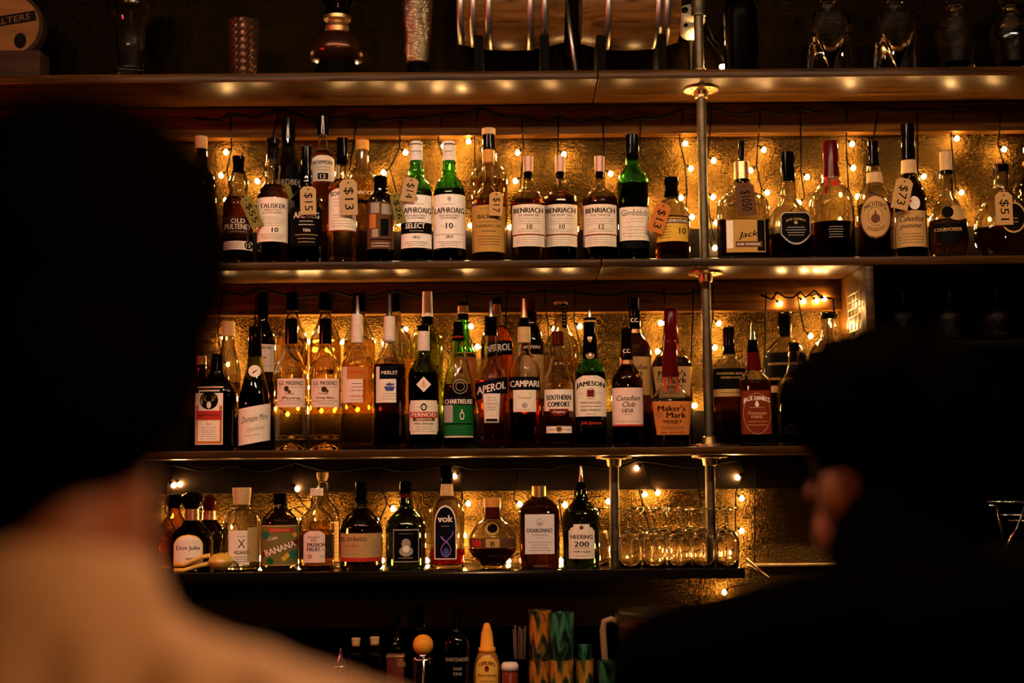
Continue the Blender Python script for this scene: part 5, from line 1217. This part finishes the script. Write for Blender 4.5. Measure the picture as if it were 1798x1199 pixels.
# juice jug
r, s, z = ctr('juice_jug', 1150, 3.55, 'wide measuring jug of orange juice with side handle', 'jug')
JG = glassm('frosted_jug_plastic', (0.7, 0.6, 0.4), 0.25)
pj = [(0, .001), (58 * s, .001), (60 * s, .006), (66 * s, z(1100)), (70 * s, z(1078)), (71 * s, z(1076)), (69 * s, z(1076)), (64 * s, z(1100)), (58 * s, .008), (0, .006)]
mb = MB(); mb.lathe(pj, 44); mb.build('jug_body', JG, r)
mb = MB(); mb.lathe([(0, .0065), (57.6 * s, .0085), (63.4 * s, z(1096)), (0, z(1096))], 44); auto(mb.build('juice', plain('orange_juice', (0.30, 0.09, 0.010), 0.5), r))
mb = MB(); mb.tube([(-64 * s, 0, z(1092)), (-76 * s, 0, z(1086)), (-88 * s, 0, z(1090)), (-91 * s, 0, z(1105)), (-88 * s, 0, z(1160)), (-84 * s, 0, z(1200)), (-63 * s, 0, z(1205))], 6 * s, 10); mb.build('handle', plain('jug_handle', (0.22, 0.14, 0.07), 0.4), r)
mb = MB(); mb.lathe([(0, z(1075.5)), (62 * s, z(1075.5)), (64 * s, z(1070)), (20 * s, z(1066)), (8 * s, z(1060)), (0, z(1060))], 36); auto(mb.build('lid', JG, r))
# citrus squeezer lying on the lowest shelf
p = P(388, 985, 3.628); s = S(p) * 0.85
r = empty('citrus_squeezer', (p.x, 3.628, S4T), 0, 'yellow hand citrus squeezer lying in front of the dark knob stopper bottle', 'citrus squeezer')
LEM = plain('lemon_enamel', (0.65, 0.40, 0.06), 0.3, coat=0.4)
mb = MB()
mb.lathe([(0, .006), (14 * s, .008), (22 * s, .016), (25 * s, .024), (26 * s, .026), (24 * s, .027), (20 * s, .018), (0, .012)], 28); mb.build('lower_bowl', LEM, r)
mb = MB(); mb.lathe([(26 * s, .0275), (24 * s, .034), (17 * s, .044), (0, .049), (0, .046), (15 * s, .041), (22 * s, .033), (24 * s, .0275)], 28); mb.build('upper_bowl', LEM, r)
for nm, z1, z2 in (('handle', .014, .006), ('handle', .034, .020)):
    mb = MB(); mb.tube([(-23 * s, 0, z1 + .008), (-40 * s, -.002, z1 + .004), (-75 * s, -.006, z2), (-95 * s, -.008, z2)], [.006, .0055, .0055, .006], 10); mb.build(nm, LEM, r)
mb = MB(); mb.tube([(25 * s, 0, .027), (34 * s, 0, .020), (38 * s, 0, .0035)], .0035, 8); mb.build('hinge', CHROME, r)

# ------------------------------------------------------------------ people at the bar
SKIN = plain('skin', (0.19, 0.048, 0.014), 0.55, noise=0.05)
HAIR = plain('dark_hair', (0.0012, 0.0009, 0.0006), 0.9, bump=0.8, bscale=220, spec=0.0)
SHIRT = plain('tan_cotton', (0.36, 0.20, 0.10), 0.85, bump=0.25, bscale=500, spec=0.2)
JACKET = plain('black_wool', (0.0010, 0.0008, 0.0008), 1.0, spec=0.0, bump=0.2, bscale=400)
JEANS = plain('dark_denim', (0.012, 0.014, 0.02), 0.85, spec=0.15)
LEATHER = plain('black_leather', (0.012, 0.01, 0.008), 0.5)
EYEW = plain('eye_white', (0.3, 0.26, 0.22), 0.3)
def ell(bm, c, r, rot=None, seg=20, ring=14):
    g = bmesh.ops.create_uvsphere(bm, u_segments=seg, v_segments=ring, radius=1)
    for q in g['verts']:
        v = Vector((q.co.x * r[0], q.co.y * r[1], q.co.z * r[2]))
        if rot: v = rot @ v
        q.co = v + Vector(c)
def capsule(bm, a, b, r0, r1, n=6):
    a, b = Vector(a), Vector(b); L_ = (b - a).length
    k = max(2, int(L_ / max(0.003, min(r0, r1) * 0.5)))
    for i in range(k + 1):
        t = i / k; rr = r0 + (r1 - r0) * t
        g = bmesh.ops.create_icosphere(bm, subdivisions=2, radius=rr)
        c = a.lerp(b, t)
        for q in g['verts']: q.co += c
def fuse(bm, name, mat, parent, voxel, smooth=6):
    me = D.meshes.new(name); bm.to_mesh(me); bm.free()
    o = D.objects.new(name, me); COL.objects.link(o)
    m = o.modifiers.new('r', 'REMESH'); m.mode = 'VOXEL'; m.voxel_size = voxel
    m = o.modifiers.new('s', 'SMOOTH'); m.factor = 0.5; m.iterations = smooth
    bpy.context.view_layer.update()
    dg = bpy.context.evaluated_depsgraph_get()
    me2 = D.meshes.new_from_object(o.evaluated_get(dg))
    D.objects.remove(o); D.meshes.remove(me)
    me2.name = name; me2.materials.clear(); me2.materials.append(mat)
    me2.polygons.foreach_set('use_smooth', [True] * len(me2.polygons))
    o = D.objects.new(name, me2); o.parent = parent; COL.objects.link(o)
    return o
def person(label, base, yaw, head_yaw, seat_h, top, hairspec, cloth, sh_w, fold=0.0, drop=0.285):
    """local frame: +y = the way the body faces, z up from the floor; seated on a stool of height seat_h"""
    r = empty('person', (base[0], base[1], 0), yaw, label, 'person')
    hz = top - 0.135                                   # head centre height
    neck0 = hz - 0.23
    shz = hz - drop                                   # shoulder joints
    hipz = seat_h + 0.095
    HR = Matrix.Rotation(head_yaw, 3, 'Z')
    hf = hairspec.get('fwd', 0.0)
    hc = Vector((0, 0.015 + hf, hz))
    H = lambda x, y, z: hc + HR @ Vector((x, y, z))
    bm = bmesh.new()
    ell(bm, H(0, -0.008, 0.028), (0.074, 0.094, 0.096), HR)      # cranium
    ell(bm, H(0, 0.030, -0.045), (0.062, 0.062, 0.070), HR)      # face
    ell(bm, H(0, 0.052, -0.092), (0.036, 0.034, 0.028), HR)      # chin
    ez = hairspec.get('ear', 0.0); ex = hairspec.get('ear_x', 0.0)
    for k in (-1, 1):
        ell(bm, H(k * 0.048, 0.028, -0.075), (0.022, 0.042, 0.030), HR)   # jaw corner
        ell(bm, H(k * 0.040, 0.070, -0.028), (0.022, 0.016, 0.016), HR)   # cheekbone
        ell(bm, H(k * 0.030, 0.082, 0.012), (0.024, 0.010, 0.007), HR)    # brow
        er = HR @ Matrix.Rotation(-k * 0.35, 3, 'Z')
        ell(bm, H(k * (0.086 + ex), -0.010, -0.012 + ez), (0.009, 0.021, 0.032), er)  # ear
        ell(bm, H(k * (0.096 + ex), -0.020, -0.004 + ez), (0.007, 0.013, 0.026), er)
        ell(bm, H(k * (0.080 + ex), -0.002, -0.042 + ez), (0.008, 0.011, 0.012), er)   # lobe
    capsule(bm, H(0, 0.086, 0.0), H(0, 0.102, -0.030), 0.009, 0.013)      # nose
    for k in (-1, 1): ell(bm, H(k * 0.012, 0.092, -0.033), (0.009, 0.009, 0.007), HR)
    ell(bm, H(0, 0.086, -0.060), (0.024, 0.010, 0.006), HR); ell(bm, H(0, 0.084, -0.070), (0.020, 0.010, 0.007), HR)   # lips
    capsule(bm, H(0, -0.022, -0.06), (0, -0.028, shz + 0.03), 0.054, 0.062)  # neck
    # trunk, arms, legs
    ell(bm, (0, 0.0, shz - 0.12), (0.165, 0.100, 0.190)); ell(bm, (0, 0.0, hipz + 0.17), (0.140, 0.095, 0.20)); ell(bm, (0, -0.01, hipz), (0.165, 0.120, 0.100))
    J = {}
    for k in (-1, 1):
        sh, el, wr = Vector((k * (sh_w - 0.045), -0.01, shz - 0.02)), Vector((k * (sh_w + 0.01), 0.10, shz - 0.29)), Vector((k * 0.15, 0.30, hipz + 0.10))
        hip, kn, an = Vector((k * 0.09, 0.02, hipz - 0.01)), Vector((k * 0.13, 0.43, hipz - 0.02)), Vector((k * 0.13, 0.40, hipz - 0.46))
        J[k] = (sh, el, wr, hip, kn, an)
        capsule(bm, (k * 0.05, -0.015, shz + 0.035), sh, 0.052, 0.055)
        capsule(bm, sh, el, 0.050, 0.040); capsule(bm, el, wr, 0.038, 0.026)
        capsule(bm, hip, kn, 0.082, 0.056); capsule(bm, kn, an, 0.055, 0.036)
        capsule(bm, an + Vector((0, -0.02, -0.045)), an + Vector((0, 0.17, -0.06)), 0.038, 0.030)
        d = (wr - el).normalized(); sx = Vector((0, 0, 1)).cross(d).normalized(); dn = Vector((0, 0, -1))
        ell(bm, wr + d * 0.05, (0.040, 0.05, 0.016), Matrix.Rotation(math.atan2(-d.x, d.y), 3, 'Z'))
        for i, (off, ln) in enumerate(((-0.030, 0.070), (-0.010, 0.080), (0.010, 0.074), (0.029, 0.058))):
            a = wr + d * 0.088 + sx * off; b = a + d * ln * 0.5 + dn * 0.006; c = b + d * ln * 0.4 + dn * 0.022
            capsule(bm, a, b, 0.0092, 0.0084); capsule(bm, b, c, 0.0084, 0.0072)
        a = wr + d * 0.035 - sx * k * -0.034; b = a + d * 0.035 + sx * k * 0.022; capsule(bm, a, b, 0.011, 0.0095); capsule(bm, b, b + d * 0.03, 0.0095, 0.008)
    body = fuse(bm, 'body', SKIN, r, 0.0065, 5)
    for k in (-1, 1):
        mb = MB(); q = H(k * 0.031, 0.0765, -0.004); mb.sphere(q, 0.0115, 0, 14, 10); mb.sphere(q + HR @ Vector((0, 0.0085, 0)), (0.005, 0.004, 0.005), 1, 10, 8); mb.build('eye', [EYEW, LEATHER], r)
    # hair
    bm = bmesh.new()
    random.seed(11)
    for (c, rr) in hairspec['mass']: ell(bm, H(*c), rr, HR)
    for i in range(hairspec.get('curls', 0)):
        u = random.uniform(0.0, 1.0); a = random.uniform(0, 6.283)
        zz = u; q = math.sqrt(max(0, 1 - zz * zz)); c, rr = hairspec['mass'][0]
        pos = (c[0] + rr[0] * q * math.cos(a), c[1] + rr[1] * q * math.sin(a), c[2] + rr[2] * zz)
        if pos[1] > 0.075 and pos[2] < 0.06: continue
        ell(bm, H(*pos), [random.uniform(0.014, 0.024)] * 3, None, 10, 8)
    fuse(bm, 'hair', HAIR, r, 0.006, 2)
    # garments
    bm = bmesh.new()
    ell(bm, (0, -0.004, shz - 0.12), (sh_w - 0.035, 0.122, 0.200)); ell(bm, (0, 0.0, hipz + 0.17), (0.160, 0.118, 0.20)); ell(bm, (0, -0.01, hipz + 0.06), (0.178, 0.132, 0.09))
    capsule(bm, (0, -0.034, shz + 0.02), (0, -0.026 + hf * 0.75, shz + hairspec.get('collar', 0.075)), 0.092, hairspec.get('collar_r', 0.073))
    for k in (-1, 1):
        sh, el, wr, hip, kn, an = J[k]
        capsule(bm, (k * 0.03, -0.022, shz + 0.045), sh + Vector((0, 0, 0.004)), 0.070, 0.074)
        capsule(bm, sh, el, 0.072, 0.056); capsule(bm, el, wr - (wr - el).normalized() * 0.02, 0.055, 0.040)
    gar = fuse(bm, cloth[0], cloth[1], r, 0.009, 8)
    if fold:
        for v in gar.data.vertices:
            x, y, z = v.co
            if y < 0.05:
                w_ = min(1, max(0, (shz + 0.05 - z) / 0.12))
                v.co.y += w_ * fold * (0.6 * math.sin(x * 62 + 9 * z) + 0.4 * math.sin(x * 31 - 14 * z + 1.3)) + min(1, max(0, (shz + 0.105 - z) / 0.07)) * sum(0.034 * math.exp(-((x - c - 0.15 * (z - shz - 0.05)) / 0.013) ** 2) for c in (-0.05, 0.016, 0.064, 0.12))
    bm = bmesh.new()
    ell(bm, (0, -0.01, hipz), (0.172, 0.128, 0.092))
    for k in (-1, 1):
        sh, el, wr, hip, kn, an = J[k]
        capsule(bm, hip, kn, 0.088, 0.068); capsule(bm, kn, an + Vector((0, 0, 0.02)), 0.066, 0.054)
    fuse(bm, 'trousers', JEANS, r, 0.01, 5)
    for k in (-1, 1):
        an = J[k][5]; bm = bmesh.new()
        capsule(bm, an + Vector((0, -0.03, -0.045)), an + Vector((0, 0.18, -0.062)), 0.050, 0.040); capsule(bm, an + Vector((0, -0.005, 0.01)), an + Vector((0, -0.02, -0.04)), 0.046, 0.048)
        fuse(bm, 'shoe', LEATHER, r, 0.008, 3)
    return r
def stool(loc, h, label, rail):
    r = empty('bar_stool', (loc[0], loc[1], 0), 0, label, 'bar stool')
    mb = MB(); mb.lathe([(0, h - 0.05), (0.16, h - 0.05), (0.18, h - 0.035), (0.18, h - 0.012), (0.165, h), (0, h)], 36); mb.build('seat', LEATHER, r)
    for k in range(4):
        a = k * math.pi / 2 + math.pi / 4
        m = MB(); m.tube([(0.11 * math.cos(a), 0.11 * math.sin(a), h - 0.05), (0.20 * math.cos(a), 0.20 * math.sin(a), 0.0)], 0.013, 10); m.build('leg', IRON, r)
    m = MB(); pts = [(0.168 * math.cos(a), 0.168 * math.sin(a), rail) for a in [i * math.pi / 16 for i in range(33)]]; m.tube(pts, 0.009, 8); m.build('foot_ring', IRON, r)
# near person, back to us, dark hair over the collar, tan shirt
pa = P(145, 485, 0.95)
SA = 0.80
person('person in a tan shirt with dark hair, seated with back turned, very close', (pa.x, 0.935), 0.0, 0.08, SA, pa.z + 0.121,
    dict(mass=[((0, -0.018, 0.030), (0.105, 0.112, 0.104)), ((0, -0.045, -0.045), (0.078, 0.085, 0.102)), ((-0.03, -0.055, -0.115), (0.055, 0.05, 0.055)), ((0.048, 0.005, -0.035), (0.036, 0.08, 0.07)), ((-0.048, 0.005, -0.035), (0.036, 0.08, 0.07)), ((0, 0.05, 0.06), (0.085, 0.055, 0.05))], curls=0, collar=0.10, ear_x=-0.014), ('shirt', SHIRT), 0.236, 0.008, 0.311)
stool((pa.x, 0.92), SA - 0.012, 'bar stool under the person in the tan shirt', 0.3)
pb = P(1556, 822, 1.68)
SB = 0.72
person('man in black with thick curly dark hair, head turned aside, one ear lit red', (pb.x, 1.55), 0.0, 0.45, SB, pb.z + 0.135,
    dict(mass=[((0, -0.012, 0.062), (0.110, 0.122, 0.088)), ((0, -0.058, -0.02), (0.072, 0.066, 0.085)), ((0, 0.035, 0.055), (0.098, 0.07, 0.045)), ((0.074, 0.022, -0.022), (0.011, 0.016, 0.034)), ((-0.074, 0.022, -0.022), (0.011, 0.016, 0.034)), ((0, -0.07, -0.075), (0.060, 0.045, 0.05)), ((0, 0.052, 0.070), (0.075, 0.05, 0.05))], curls=170, collar=0.105, collar_r=0.088, ear=-0.020, fwd=0.12), ('jacket', JACKET), 0.315, 0.0, 0.200)
stool((pb.x, 1.535), SB - 0.012, 'bar stool under the man in black', 0.25)
